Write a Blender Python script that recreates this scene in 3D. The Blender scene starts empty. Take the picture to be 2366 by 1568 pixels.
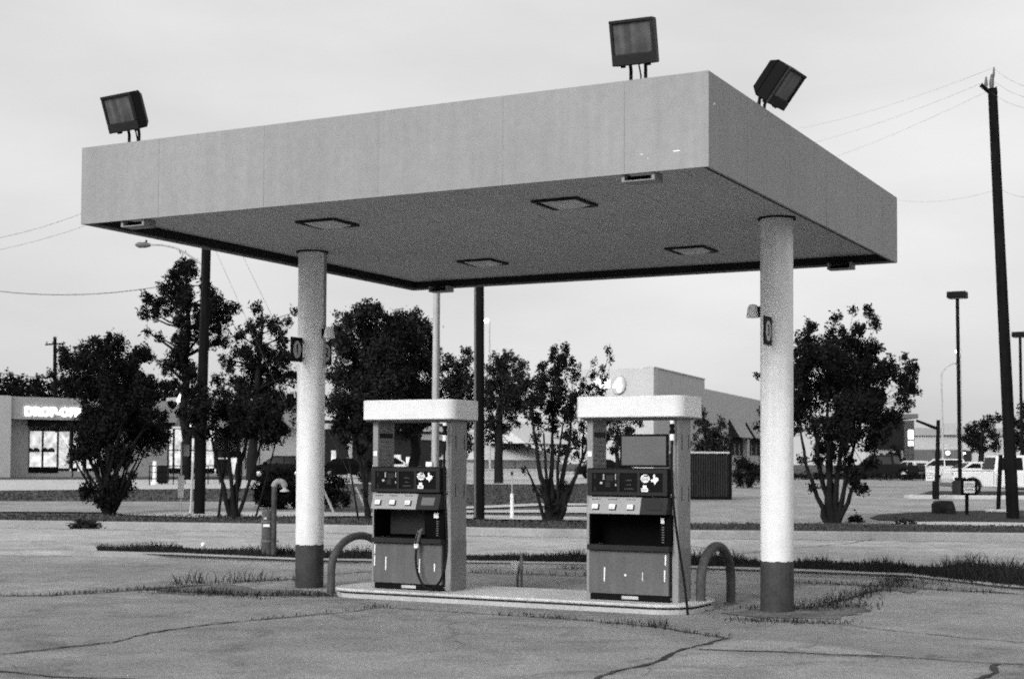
import bpy, bmesh, math, random
import numpy as np
from mathutils import Vector, Matrix
random.seed(7); RNG = np.random.default_rng(7)
R_ = math.radians
SC = bpy.context.scene
COL = SC.collection

# ------------------------------------------------------------------ camera model (solved from the canopy's corners)
F = 3455.23; SY = 162.72
PITCH, ROLL, YAW = R_(2.0316), R_(-0.284), R_(27.6297)
CAM = np.array([4.6464, -12.6723, 1.65])
def _rot(p, r, y):
    cy, sy = math.cos(y), math.sin(y); Rz = np.array([[cy, -sy, 0], [sy, cy, 0], [0, 0, 1]])
    cp, sp = math.cos(p), math.sin(p); Rx = np.array([[1, 0, 0], [0, cp, -sp], [0, sp, cp]])
    cr, sr = math.cos(r), math.sin(r); Ry = np.array([[cr, 0, sr], [0, 1, 0], [-sr, 0, cr]])
    return Rz @ Rx @ Ry
RM = _rot(PITCH, ROLL, YAW)
FWD = np.array([-math.sin(YAW), math.cos(YAW)]); RGT = np.array([math.cos(YAW), math.sin(YAW)])
SLOPE = 0.006
def gz_d(d): return SLOPE * min(max(0.0, d - 25.0), 155.0)
def dist(x, y): return (x - CAM[0]) * FWD[0] + (y - CAM[1]) * FWD[1]
def gz(x, y): return gz_d(dist(x, y))
def ray(u, v): return RM @ np.array([(u - 1183) / F, 1.0, -(v - 784 - SY) / F])
def P(u, v, z=0.0):                       # point on the level plane z
    d = ray(u, v); return CAM + d * ((z - CAM[2]) / d[2])
def PD(u, v, D):                          # point at horizontal distance D in front of the camera
    d = ray(u, v); h = d[0] * FWD[0] + d[1] * FWD[1]; return CAM + d * (D / h)
def G(u, v, dz=0.0):                      # point on the terrain
    lo, hi = 3.0, 2500.0
    for _ in range(60):
        m = .5 * (lo + hi); p = PD(u, v, m)
        if p[2] > gz_d(m) + dz: lo = m
        else: hi = m
    p = PD(u, v, lo); return np.array([p[0], p[1], gz_d(lo) + dz])
def foot(u, D):
    p = PD(u, 1080, D); return (p[0], p[1])
def V(v, D, u=1183): return PD(u, v, D)[2]  # height of image row v at distance D

# ------------------------------------------------------------------ materials (the picture is black and white: all greys)
MATS = {}
def mat(name, base, rough=.75, var=.18, scale=3.0, fine=.0, fscale=60., bump=0., bscale=40., spec=.12, metal=0., island=0., streak=0., emit=0.):
    if name in MATS: return MATS[name]
    m = bpy.data.materials.new(name); m.use_nodes = True
    nt = m.node_tree; N = nt.nodes; L = nt.links; N.clear()
    out = N.new('ShaderNodeOutputMaterial'); b = N.new('ShaderNodeBsdfPrincipled')
    L.new(b.outputs[0], out.inputs[0])
    b.inputs['Roughness'].default_value = rough; b.inputs['Metallic'].default_value = metal
    b.inputs['Specular IOR Level'].default_value = spec
    tc = N.new('ShaderNodeTexCoord')
    def noise(sc, det=4., vec=None, dist=0.):
        n = N.new('ShaderNodeTexNoise'); n.inputs['Scale'].default_value = sc; n.inputs['Detail'].default_value = det
        n.inputs['Distortion'].default_value = dist
        L.new(vec if vec else tc.outputs['Object'], n.inputs['Vector']); return n.outputs['Fac']
    def mapr(x, a, bb):
        r = N.new('ShaderNodeMapRange'); r.inputs[1].default_value = .25; r.inputs[2].default_value = .75
        r.inputs[3].default_value = a; r.inputs[4].default_value = bb; L.new(x, r.inputs[0]); return r.outputs[0]
    def mul(x, y):
        q = N.new('ShaderNodeMath'); q.operation = 'MULTIPLY'; L.new(x, q.inputs[0])
        if isinstance(y, float): q.inputs[1].default_value = y
        else: L.new(y, q.inputs[1])
        return q.outputs[0]
    v = mapr(noise(scale, 6.), 1 - var, 1 + var)
    if fine: v = mul(v, mapr(noise(fscale, 3.), 1 - fine, 1 + fine))
    if streak:
        mp = N.new('ShaderNodeMapping'); mp.inputs['Scale'].default_value = (9, 9, .5); L.new(tc.outputs['Object'], mp.inputs['Vector'])
        v = mul(v, mapr(noise(1.4, 5., mp.outputs[0]), 1 - streak, 1 + streak))
    if island:
        g = N.new('ShaderNodeNewGeometry'); r = N.new('ShaderNodeMapRange'); r.inputs[3].default_value = 1 - island; r.inputs[4].default_value = 1 + island
        L.new(g.outputs['Random Per Island'], r.inputs[0]); v = mul(v, r.outputs[0])
    v = mul(v, float(base))
    cb = N.new('ShaderNodeCombineColor')
    for i in range(3): L.new(v, cb.inputs[i])
    L.new(cb.outputs[0], b.inputs['Base Color'])
    if bump:
        bp = N.new('ShaderNodeBump'); bp.inputs['Strength'].default_value = bump; bp.inputs['Distance'].default_value = .02
        L.new(noise(bscale, 5.), bp.inputs['Height']); L.new(bp.outputs[0], b.inputs['Normal'])
    if emit:
        L.new(cb.outputs[0], b.inputs['Emission Color']); b.inputs['Emission Strength'].default_value = emit
    MATS[name] = m; return m

M = dict(
 concrete=mat('forecourt concrete', .25, .9, .16, .35, .16, 9., .35, 60., .2),
 crack=mat('crack dirt', .05, .95, .4, 3.),
 patch=mat('pale concrete patch', .34, .9, .15, 2., .12, 20.),
 dirt=mat('weedy dirt', .13, .95, .4, 2.5, .3, 14.),
 road=mat('road concrete', .40, .85, .12, .25, .1, 6., .2, 40., .2),
 lot=mat('parking asphalt', .28, .9, .12, .2, .1, 5.),
 pale=mat('pale pavement', .46, .9, .12, .3, .1, 5.),
 kerb=mat('kerb concrete', .29, .9, .2, 1.2, .15, 20., .2),
 grass=mat('mown grass', .078, .95, .25, .25, .25, 3., .3, 12., .1),
 mulch=mat('mulch bed', .032, .95, .3, 1., .3, 8.),
 blade=mat('grass blade', .022, .8, .3, .6, island=.5),
 leafd=mat('dark leaf', .011, .8, .3, .9, island=.8, spec=.1),
 leafm=mat('leaf', .020, .8, .4, .9, island=.8, spec=.1),
 leafl=mat('pale leaf', .03, .75, .3, .9, island=.6, spec=.1),
 bark=mat('bark', .014, .95, .35, 3., .3, 20., .6, 25., .08),
 wood=mat('creosoted pole wood', .008, .95, .3, 2., .0, streak=.4, bump=.4, bscale=12., spec=.08),
 fascia=mat('canopy fascia paint', .275, .65, .07, .5, .06, 12., streak=.06, bump=.12, bscale=1.2, spec=.3),
 soffit=mat('canopy soffit', .42, .7, .07, .8, .03, 20.),
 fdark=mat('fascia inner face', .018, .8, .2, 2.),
 column=mat('column white paint', .74, .55, .06, 1.2, .06, 9., streak=.10),
 colbase=mat('column dark base paint', .048, .7, .25, 5., .2, 30.),
 white=mat('white enamel', .78, .45, .07, 2., .05, 14.),
 lgrey=mat('light grey panel', .46, .5, .06, 3., .05, 40.),
 pgrey=mat('pump grey panel', .26, .5, .07, 3., .06, 40., streak=.08),
 pdoor=mat('pump lower door', .115, .55, .14, 3., .12, 50., streak=.14, bump=.15, bscale=3.),
 mgrey=mat('middle grey metal', .13, .5, .12, 3.),
 dgrey=mat('dark grey metal', .022, .55, .2, 4., spec=.12),
 black=mat('black plastic', .004, .5, .2, 4., spec=.08),
 rubber=mat('black rubber', .006, .6, .2, 6.),
 steel=mat('bare steel', .45, .4, .15, 6., metal=.6),
 galv=mat('galvanised pole', .42, .55, .1, 3., streak=.15),
 glassd=mat('dark glass', .006, .3, .1, 2., spec=.08),
 selp=mat('selector panel', .31, .5, .06, 3., .06, 40.), void=mat('recess plastic darkened as shade', .004, .9, .1, 2., spec=.05), lens=mat('floodlight glass', .09, .25, .45, 7., spec=.3, streak=.5), pside=mat('pump side darker lower part', .21, .5, .1, 3., .06, 40.), lawnb=mat('lawn blade', .060, .8, .3, .6, island=.4),
 lensp=mat('downlight lens', .55, .3, .08, 6.),
 mark=mat('white sticker', .85, .5, .05, 5.),
 bollard=mat('bollard paint', .075, .6, .25, 6., .2, 30.),
 wallp=mat('pale rendered wall', .48, .85, .06, .3, .04, 4.),
 wallw=mat('white store wall', .50, .85, .05, .3, .04, 4.),
 wallg=mat('grey rendered wall', .35, .85, .07, .3, .05, 4.),
 walld=mat('dark wall', .03, .85, .2, .4),
 brick=mat('dark brick wall', .014, .85, .15, .5, .25, 6.),
 roofp=mat('pale roof sheet', .50, .7, .08, .3, streak=.08),
 roofd=mat('dark roof', .03, .8, .2, .4),
 lit=mat('lit shop interior', .55, .8, .45, .8, .5, 2.6, emit=.75),
 glow=mat('lit lettering', .95, .5, .02, 2., emit=1.6),
 lampglow=mat('lit lamp', .95, .5, .02, 2., emit=3.0),
 tank=mat('ribbed container steel', .03, .6, .25, 1., .1, 10., streak=.35),
 carw=mat('white car paint', .72, .25, .03, 1., spec=.5),
 carp=mat('pale car paint', .55, .25, .03, 1., spec=.5),
 card=mat('dark car paint', .006, .5, .1, 1., spec=.06),
 rock=mat('dark boulder', .02, .9, .3, 2., .3, 8., .7, 6.),
 wire=mat('power line', .08, .7, .1, 1.),
)

def worn_concrete(name, base, stain=.5, agg=.35):
    m = bpy.data.materials.new(name); m.use_nodes = True; nt = m.node_tree; N = nt.nodes; L = nt.links
    b = N['Principled BSDF']; b.inputs['Roughness'].default_value = .92; b.inputs['Specular IOR Level'].default_value = .15
    tc = N.new('ShaderNodeTexCoord')
    def noise(sc, det, rough=.55, dist=0., vec=None):
        n = N.new('ShaderNodeTexNoise'); n.inputs['Scale'].default_value = sc; n.inputs['Detail'].default_value = det; n.inputs['Roughness'].default_value = rough; n.inputs['Distortion'].default_value = dist
        L.new(vec or tc.outputs['Object'], n.inputs['Vector']); return n.outputs['Fac']
    def mapr(x, a, bb, c, d):
        r = N.new('ShaderNodeMapRange'); r.inputs[1].default_value = a; r.inputs[2].default_value = bb; r.inputs[3].default_value = c; r.inputs[4].default_value = d; L.new(x, r.inputs[0]); return r.outputs[0]
    def mul(x, y):
        q = N.new('ShaderNodeMath'); q.operation = 'MULTIPLY'; L.new(x, q.inputs[0])
        if isinstance(y, float): q.inputs[1].default_value = y
        else: L.new(y, q.inputs[1])
        return q.outputs[0]
    v = mapr(noise(.22, 5., .6), .3, .7, .74, 1.22)
    v = mul(v, mapr(noise(1.3, 6., .65, .6), .3, .7, .76, 1.2))
    v = mul(v, mapr(noise(.55, 7., .7, 1.2), .54, .68, 1., 1. - stain))            # old oil and dirt stains
    v = mul(v, mapr(noise(2.6, 7., .75, .8), .60, .72, 1., 1.22))                  # worn pale spots
    v = mul(v, mapr(noise(26., 4., .8), .3, .7, 1. - agg, 1. + agg)); v = mul(v, mapr(noise(70., 2., .8), .3, .7, 1. - agg * .8, 1. + agg * .8))
    mp = N.new('ShaderNodeMapping'); mp.inputs['Rotation'].default_value = (0, 0, .5); L.new(tc.outputs['Object'], mp.inputs[0])
    w = N.new('ShaderNodeTexVoronoi'); w.feature = 'DISTANCE_TO_EDGE'; w.inputs['Scale'].default_value = .32; w.inputs['Randomness'].default_value = 1.
    ad = N.new('ShaderNodeVectorMath'); ad.operation = 'ADD'; nz = N.new('ShaderNodeTexNoise'); nz.inputs['Scale'].default_value = 1.1; nz.inputs['Detail'].default_value = 6.; L.new(mp.outputs[0], nz.inputs['Vector'])
    L.new(mp.outputs[0], ad.inputs[0]); L.new(nz.outputs['Color'], ad.inputs[1]); L.new(ad.outputs[0], w.inputs['Vector'])
    v = mul(v, mapr(w.outputs['Distance'], .0, .006, .62, 1.)); v = mul(v, float(base))   # hairline crazing
    cb = N.new('ShaderNodeCombineColor')
    for i in range(3): L.new(v, cb.inputs[i])
    L.new(cb.outputs[0], b.inputs['Base Color'])
    bp = N.new('ShaderNodeBump'); bp.inputs['Strength'].default_value = .5; bp.inputs['Distance'].default_value = .02; L.new(noise(30., 5., .7), bp.inputs['Height']); L.new(bp.outputs[0], b.inputs['Normal'])
    MATS[name] = m; return m
M['concrete'] = worn_concrete('worn forecourt concrete', .255, .42, .42); M['road'] = worn_concrete('worn road concrete', .39, .25, .24); M['lot'] = worn_concrete('worn car park', .29, .22, .16)
M['patch'] = worn_concrete('worn pale patch', .33, .25, .35)
# ------------------------------------------------------------------ mesh helpers
class MB:
    def __init__(s): s.v = []; s.f = []; s.m = []
    def add(s, vs, fs, mi=0):
        o = len(s.v); s.v += [tuple(map(float, a)) for a in vs]; s.f += [tuple(i + o for i in f) for f in fs]; s.m += [mi] * len(fs); return s
    def box(s, x0, x1, y0, y1, z0, z1, mi=0):
        vs = [(x, y, z) for z in (z0, z1) for y in (y0, y1) for x in (x0, x1)]
        return s.add(vs, [(0, 2, 3, 1), (4, 5, 7, 6), (0, 1, 5, 4), (2, 6, 7, 3), (0, 4, 6, 2), (1, 3, 7, 5)], mi)
    def obox(s, c, ax, ay, az, mi=0):     # oriented box: centre and three half-axis vectors
        c, ax, ay, az = map(np.array, (c, ax, ay, az))
        vs = [c + i * ax + j * ay + k * az for k in (-1, 1) for j in (-1, 1) for i in (-1, 1)]
        return s.add(vs, [(0, 2, 3, 1), (4, 5, 7, 6), (0, 1, 5, 4), (2, 6, 7, 3), (0, 4, 6, 2), (1, 3, 7, 5)], mi)
    def prism(s, poly, z0, z1, mi=0, zf=None):   # poly in xy, any winding
        a = sum(poly[i][0] * poly[(i + 1) % len(poly)][1] - poly[(i + 1) % len(poly)][0] * poly[i][1] for i in range(len(poly)))
        if a < 0: poly = poly[::-1]
        n = len(poly)
        vs = [(p[0], p[1], z0) for p in poly] + [(p[0], p[1], z1) for p in poly]
        fs = [tuple(range(n))[::-1], tuple(range(n, 2 * n))] + [(i, (i + 1) % n, n + (i + 1) % n, n + i) for i in range(n)]
        return s.add(vs, fs, mi)
    def xprism(s, poly, y0, y1, mi=0, y0t=None):  # poly in xz, extruded along y
        n = len(poly)
        vs = [(p[0], y0, p[1]) for p in poly] + [(p[0], y1, p[1]) for p in poly]
        fs = [tuple(range(n)), tuple(range(n, 2 * n))[::-1]] + [(i, n + i, n + (i + 1) % n, (i + 1) % n) for i in range(n)]
        return s.add(vs, fs, mi)
    def tube(s, pts, rad, n=10, mi=0, cap=True):
        pts = [np.array(p, float) for p in pts]; k = len(pts)
        if not hasattr(rad, '__len__'): rad = [rad] * k
        t0 = pts[1] - pts[0]; up = np.array([0, 0, 1.]) if abs(t0[2]) < .9 * np.linalg.norm(t0) else np.array([1., 0, 0])
        rings = []; o = len(s.v)
        for i, p in enumerate(pts):
            t = pts[min(i + 1, k - 1)] - pts[max(i - 1, 0)]; t /= np.linalg.norm(t) + 1e-9
            a = np.cross(t, up); a /= np.linalg.norm(a) + 1e-9; b = np.cross(a, t); up = b
            rings.append([p + rad[i] * (math.cos(q) * a + math.sin(q) * b) for q in [2 * math.pi * j / n for j in range(n)]])
        vs = [q for r in rings for q in r]; fs = []
        for i in range(k - 1):
            for j in range(n):
                fs.append((i * n + j, i * n + (j + 1) % n, (i + 1) * n + (j + 1) % n, (i + 1) * n + j))
        if cap: fs += [tuple(range(n))[::-1], tuple(range((k - 1) * n, k * n))]
        return s.add(vs, fs, mi)
    def lathe(s, prof, c=(0, 0, 0), n=16, mi=0, axis='z'):
        vs = []; fs = []
        for r, z in prof:
            for j in range(n):
                a = 2 * math.pi * j / n; x, y = r * math.cos(a), r * math.sin(a)
                q = (x, y, z) if axis == 'z' else ((z, x, y) if axis == 'x' else (x, z, y))
                vs.append((c[0] + q[0], c[1] + q[1], c[2] + q[2]))
        for i in range(len(prof) - 1):
            for j in range(n): fs.append((i * n + j, i * n + (j + 1) % n, (i + 1) * n + (j + 1) % n, (i + 1) * n + j))
        fs += [tuple(range(n))[::-1], tuple(range((len(prof) - 1) * n, len(prof) * n))]
        return s.add(vs, fs, mi)
    def build(s, name, mt, parent=None, smooth=0, bevel=0, loc=None, world=False):
        me = bpy.data.meshes.new(name); me.from_pydata(s.v, [], s.f); 
        for q in (mt if isinstance(mt, (list, tuple)) else [mt]): me.materials.append(q)
        if any(s.m): me.polygons.foreach_set('material_index', s.m)
        bm = bmesh.new(); bm.from_mesh(me); bmesh.ops.recalc_face_normals(bm, faces=bm.faces); bm.to_mesh(me); bm.free()
        if smooth:
            me.polygons.foreach_set('use_smooth', [True] * len(me.polygons)); me.set_sharp_from_angle(angle=R_(smooth))
        o = bpy.data.objects.new(name, me); COL.objects.link(o)
        if parent: o.parent = parent
        if world and parent: o.matrix_parent_inverse = parent.matrix_world.inverted()
        if loc is not None: o.location = loc
        if bevel:
            b = o.modifiers.new('bevel', 'BEVEL'); b.width = bevel; b.segments = 2; b.limit_method = 'ANGLE'; b.angle_limit = R_(40)
        return o
def tag(o, label=None, cat=None, group=None, kind=None):
    if label: o['label'] = label
    if cat: o['category'] = cat
    if group: o['group'] = group
    if kind: o['kind'] = kind
    return o
def thing(name, label, cat, loc=(0, 0, 0), rz=0., group=None):
    o = bpy.data.objects.new(name, None); COL.objects.link(o); o.empty_display_size = .3
    o.location = tuple(map(float, loc)); o.rotation_euler = (0, 0, rz)
    o.matrix_world = Matrix.Translation(o.location) @ Matrix.Rotation(rz, 4, 'Z')
    return tag(o, label, cat, group)
def copy_tree(o, parent=None):
    c = o.copy(); COL.objects.link(c)
    if parent: c.parent = parent
    for ch in [k for k in o.children]: copy_tree(ch, c)
    return c
def text_mesh(name, txt, h, mt, parent, mtx, ext=.02, off=0., align='CENTER'):
    cu = bpy.data.curves.new(name, 'FONT'); cu.body = txt; cu.size = h * 1.38; cu.extrude = ext; cu.offset = off
    cu.align_x = align; cu.align_y = 'CENTER'; cu.resolution_u = 3
    t = bpy.data.objects.new(name, cu); COL.objects.link(t)
    dg = bpy.context.evaluated_depsgraph_get(); dg.update()
    me = bpy.data.meshes.new_from_object(t.evaluated_get(dg)); bpy.data.objects.remove(t)
    me.materials.clear(); me.materials.append(mt)
    o = bpy.data.objects.new(name, me); COL.objects.link(o)
    if parent: o.parent = parent
    o.matrix_local = mtx; return o
def face_m(origin, xdir, up=(0, 0, 1)):   # matrix: text x along xdir, text y along up
    x = Vector(xdir).normalized(); u = Vector(up); z = x.cross(u).normalized(); y = z.cross(x)
    m = Matrix((x, y, z)).transposed().to_4x4(); m.translation = Vector([float(a) for a in origin]); return m

# ------------------------------------------------------------------ ground sheets that follow the terrain
def sheet(name, poly, mt, dz, kind='structure', label=None, cat=None, cuts=(25., 180.)):
    bm = bmesh.new(); vs = [bm.verts.new((p[0], p[1], 0)) for p in poly]; bm.faces.new(vs)
    for c in cuts:
        bmesh.ops.bisect_plane(bm, geom=bm.verts[:] + bm.edges[:] + bm.faces[:], plane_co=(CAM[0] + FWD[0] * c, CAM[1] + FWD[1] * c, 0), plane_no=(FWD[0], FWD[1], 0))
    bmesh.ops.triangulate(bm, faces=bm.faces)
    for v in bm.verts: v.co.z = gz(v.co.x, v.co.y) + dz
    bmesh.ops.recalc_face_normals(bm, faces=bm.faces)
    if bm.faces and sum(f.normal.z for f in bm.faces) < 0: bmesh.ops.reverse_faces(bm, faces=bm.faces)
    me = bpy.data.meshes.new(name); bm.to_mesh(me); bm.free(); me.materials.append(mt)
    o = bpy.data.objects.new(name, me); COL.objects.link(o); tag(o, label, cat, None, kind); return o
def gp(*uv): return [tuple(G(u, v)[:2]) for u, v in uv]
def rel(lat, d): return (CAM[0] + RGT[0] * lat + FWD[0] * d, CAM[1] + RGT[1] * lat + FWD[1] * d)
def ridge(name, line, w, h, mt, dz=0., face=None):   # kerb along a ground polyline
    mb = MB(); pts = []
    for a, b in zip(line[:-1], line[1:]):
        n = max(1, int(math.dist(a, b) / 6))
        pts += [(a[0] + (b[0] - a[0]) * i / n, a[1] + (b[1] - a[1]) * i / n) for i in range(n)]
    pts.append(line[-1]); k = len(pts); vs = []
    for i, p in enumerate(pts):
        a = pts[max(i - 1, 0)]; b = pts[min(i + 1, k - 1)]; t = np.array([b[0] - a[0], b[1] - a[1]]); t /= np.linalg.norm(t); nn = np.array([-t[1], t[0]])
        z = gz(*p) + dz
        for q, zz in ((0, -.05), (.02, h * .85), (.04, h), (w, h), (w, -.05)): vs.append((p[0] + nn[0] * q, p[1] + nn[1] * q, z + zz))
    fs = [(i * 5 + j, i * 5 + j + 1, (i + 1) * 5 + j + 1, (i + 1) * 5 + j) for i in range(k - 1) for j in range(4)]
    fs += [(0, 1, 2, 3, 4), tuple((k - 1) * 5 + j for j in range(5))[::-1]]
    return tag(mb.add(vs, fs).build(name, mt), kind='structure')

sheet('ground', [rel(-2500, -60), rel(2500, -60), rel(2500, 3000), rel(-2500, 3000)], M['grass'], -.03)
curbline = [(-500, 1277), (0, 1281), (230, 1284), (680, 1303), (1300, 1312), (1840, 1330), (2100, 1341), (2300, 1365), (2800, 1412)]
cl = gp(*curbline)
sheet('forecourt', [rel(-40, -8), rel(-40, dist(*cl[0]))] + cl + [rel(40, dist(*cl[-1])), rel(40, -8)], M['concrete'], .0)
# road beyond the grass strip
kerbfar = [(-900, 1203), (0, 1218), (690, 1228), (1300, 1240), (2366, 1250), (3200, 1257)]
kf = gp(*kerbfar)
strip_back = gp((215, 1277), (420, 1276), (680, 1288), (1300, 1297), (1840, 1310), (2366, 1330), (2800, 1360))
sheet('road', [rel(-70, dist(*cl[0]) - 6)] + [tuple(G(-500, 1280)[:2])] + gp((0, 1282.5), (205, 1284.5)) + strip_back[1:] + [rel(60, dist(*strip_back[-1]))] + [rel(60, dist(*kf[-1]))] + kf[::-1] + [rel(-70, dist(*kf[0]))], M['road'], .004)
sheet('grass_strip', gp((215, 1283), (680, 1303), (1300, 1312), (1840, 1330), (2100, 1341), (2300, 1365), (2800, 1412)) + strip_back[::-1][:-1], M['mulch'], .07)
ridge('kerb', gp((140, 1283.5), (400, 1290), (680, 1302), (1300, 1312), (1840, 1329), (2095, 1340), (2300, 1364), (2800, 1411)), .22, .09, M['kerb'])
ridge('kerb', kf, .3, .17, M['kerb'])
sheet('driveway', gp((-600, 1181), (0, 1182), (330, 1184), (700, 1184), (720, 1160), (300, 1159), (0, 1158), (-600, 1156)), M['lot'], .012)
sheet('sidewalk', gp((260, 1184.5), (300, 1190), (450, 1195), (850, 1192), (1150, 1200), (1500, 1204), (1500, 1197), (1150, 1191), (850, 1185), (700, 1183), (450, 1182)), M['pale'], .016)
sheet('path', gp((1060, 1176), (1250, 1168), (1360, 1167), (1360, 1163), (1250, 1162), (1060, 1171)), M['pale'], .012)
sheet('path', gp((1060, 1184), (1290, 1184), (1600, 1186), (1600, 1170), (1300, 1170), (1260, 1177), (1060, 1179)), M['pale'], .008)
sheet('parking_lot', gp((1480, 1213), (1760, 1213), (2030, 1214), (2400, 1218), (3000, 1200), (3000, 1101), (1850, 1104), (1600, 1120), (1500, 1150), (1500, 1195)), M['lot'], .012)
sheet('parking_lot', gp((700, 1117), (1300, 1119), (1420, 1112), (1420, 1088), (700, 1096)), M['pale'], .010)
sheet('parking_lot', gp((-600, 1121), (0, 1133), (240, 1131), (700, 1127), (700, 1108), (300, 1108), (-600, 1108)), M['pale'], .010)
sheet('planting_bed', gp((2008, 1198), (2030, 1203), (2100, 1205), (2700, 1212), (2700, 1180), (2250, 1181), (2100, 1185), (2030, 1190)), M['mulch'], .03)
sheet('path', gp((2050, 1211), (2400, 1218), (2700, 1220), (2700, 1211), (2250, 1206), (2080, 1206)), M['pale'], .02)
sheet('verge', gp((1500, 1232), (1840, 1237), (2400, 1244), (2900, 1248), (2900, 1222), (2400, 1218), (2050, 1212), (1850, 1211), (1500, 1213)), M['grass'], .03)
ridge('kerb', gp((2100, 1152), (2366, 1153.5), (2800, 1158)), .9, .16, M['pale'])
sheet('planting_bed', gp((2110, 1147), (2800, 1152), (2800, 1138), (2150, 1136)), M['mulch'], .05)
sheet('planting_bed', gp((1850, 1108), (2140, 1106), (2140, 1099), (1850, 1102)), M['mulch'], .05)
# lighter lens-shaped repair and weedy dirt patches on the forecourt
pp = [(1614, 1500), (1650, 1490), (1690, 1481), (1735, 1479), (1780, 1481), (1830, 1484), (1900, 1490), (1960, 1498), (2030, 1508), (2120, 1519), (2010, 1515), (1916, 1512), (1840, 1508), (1760, 1504), (1690, 1503)]
sheet('concrete_patch', gp(*[(u + random.uniform(-5, 5), v + random.uniform(-2, 2)) for u, v in pp]), M['patch'], .006)
def blob_poly(u0, u1, v0, v1, n=26, jit=.25):
    cu, cv, ru, rv = (u0 + u1) / 2, (v0 + v1) / 2, (u1 - u0) / 2, (v1 - v0) / 2
    return gp(*[(cu + ru * math.cos(a) * (1 + random.uniform(-jit, jit)), cv + rv * math.sin(a) * (1 + random.uniform(-jit, jit))) for a in [2 * math.pi * i / n for i in range(n)]])
for k_, (a, b, c, d) in enumerate([(340, 620, 1352, 1374), (560, 780, 1362, 1378), (1690, 1990, 1402, 1430), (1880, 2000, 1398, 1418), (2020, 2140, 1338, 1368)]):
    sheet('dirt_patch', blob_poly(a, b, c, d), M['dirt'], .003 + .0015 * k_)
# cracks, joints and the dark gutter line at the far kerb
def crack(pts, w):
    g = [G(u, v)[:2] for u, v in pts]; out = []
    for a, b in zip(g[:-1], g[1:]):
        n = max(2, int(np.linalg.norm(b - a) / .12)); t = (b - a) / np.linalg.norm(b - a); nn = np.array([-t[1], t[0]])
        for i in range(n): out.append((a + (b - a) * i / n, nn))
    out.append((g[-1], nn)); off = 0.; L = []; Rr = []
    for p, nn in out:
        off = off * .8 + random.uniform(-.035, .035); ww = w * random.uniform(.35, 1.2)
        L.append(p + nn * (off + ww)); Rr.append(p + nn * (off - ww))
    return L, Rr
mb = MB(); CR = [
 ([(-60, 1516), (0, 1510), (120, 1498), (260, 1484), (340, 1462), (440, 1446), (580, 1432), (780, 1414), (884, 1402)], .022),
 ([(-60, 1378), (120, 1376), (340, 1361), (580, 1342), (690, 1338)], .03), ([(-80, 1545), (0, 1552), (132, 1562), (320, 1571)], .022),
 ([(340, 1362), (560, 1376), (868, 1376), (1000, 1388)], .03), ([(1380, 1572), (1500, 1531), (1594, 1500), (1656, 1484), (1692, 1474)], .026),
 ([(900, 1404), (1136, 1419), (1334, 1432), (1500, 1448), (1614, 1464), (1687, 1474)], .018), ([(1614, 1500), (1760, 1505), (1916, 1513), (2124, 1521), (2280, 1534), (2440, 1536)], .018),
 ([(2255, 1572), (2306, 1534)], .03), ([(1890, 1403), (2020, 1365), (2098, 1339)], .05), ([(1724, 1432), (1942, 1443), (2124, 1464), (2400, 1490)], .014),
 ([(860, 1320), (740, 1330), (690, 1331)], .03), ([(1080, 1322), (1340, 1330), (1600, 1350)], .03), ([(1840, 1345), (2100, 1358), (2350, 1372)], .03), ([(1690, 1338), (1930, 1352)], .02),
 ([(-100, 1219), (0, 1220), (690, 1230), (1300, 1242), (2400, 1252.5)], .035), ([(1500, 1243), (1700, 1280), (1950, 1256), (2085, 1236)], .03)]  # the strip along the far kerb is its dark gutter line
for pts, w in CR:
    L, Rr = crack(pts, w); k = len(L); z = lambda p: gz(*p) + .008
    mb.add([(p[0], p[1], z(p)) for p in L] + [(p[0], p[1], z(p)) for p in Rr], [(i, i + 1, k + i + 1, k + i) for i in range(k - 1)])
tag(mb.build('crack_and_gutter_line', M['crack']), kind='structure')

# ------------------------------------------------------------------ grass blades and weeds
def blades(name, label, cat, pts, hs, w, lean=.35, kind='stuff', mt=None, parent=None):
    n = len(pts); pts = np.array(pts); hs = np.array(hs); a = RNG.uniform(0, 2 * np.pi, n); l = RNG.normal(0, lean, (n, 2)) * hs[:, None]
    w = w * RNG.uniform(.6, 1.4, n)
    dx = np.cos(a) * w / 2; dy = np.sin(a) * w / 2
    v = np.zeros((n, 5, 3)); z = pts[:, 2]
    v[:, 0] = np.c_[pts[:, 0] - dx, pts[:, 1] - dy, z]; v[:, 1] = np.c_[pts[:, 0] + dx, pts[:, 1] + dy, z]
    mid = pts[:, :2] + l * .4
    v[:, 2] = np.c_[mid[:, 0] + dx * .7, mid[:, 1] + dy * .7, z + hs * .6]; v[:, 3] = np.c_[mid[:, 0] - dx * .7, mid[:, 1] - dy * .7, z + hs * .6]
    tip = pts[:, :2] + l; v[:, 4] = np.c_[tip[:, 0], tip[:, 1], z + hs]
    me = bpy.data.meshes.new(name); b = np.arange(n)[:, None] * 5
    f = np.concatenate([np.c_[b, b + 1, b + 2], np.c_[b, b + 2, b + 3], np.c_[b + 3, b + 2, b + 4]], 1).reshape(-1, 3)
    me.from_pydata(v.reshape(-1, 3).tolist(), [], f.tolist()); me.materials.append(mt or M['blade'])
    o = bpy.data.objects.new(name, me); COL.objects.link(o)
    if parent: o.parent = parent; return o
    return tag(o, label, cat, None, kind)
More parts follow.
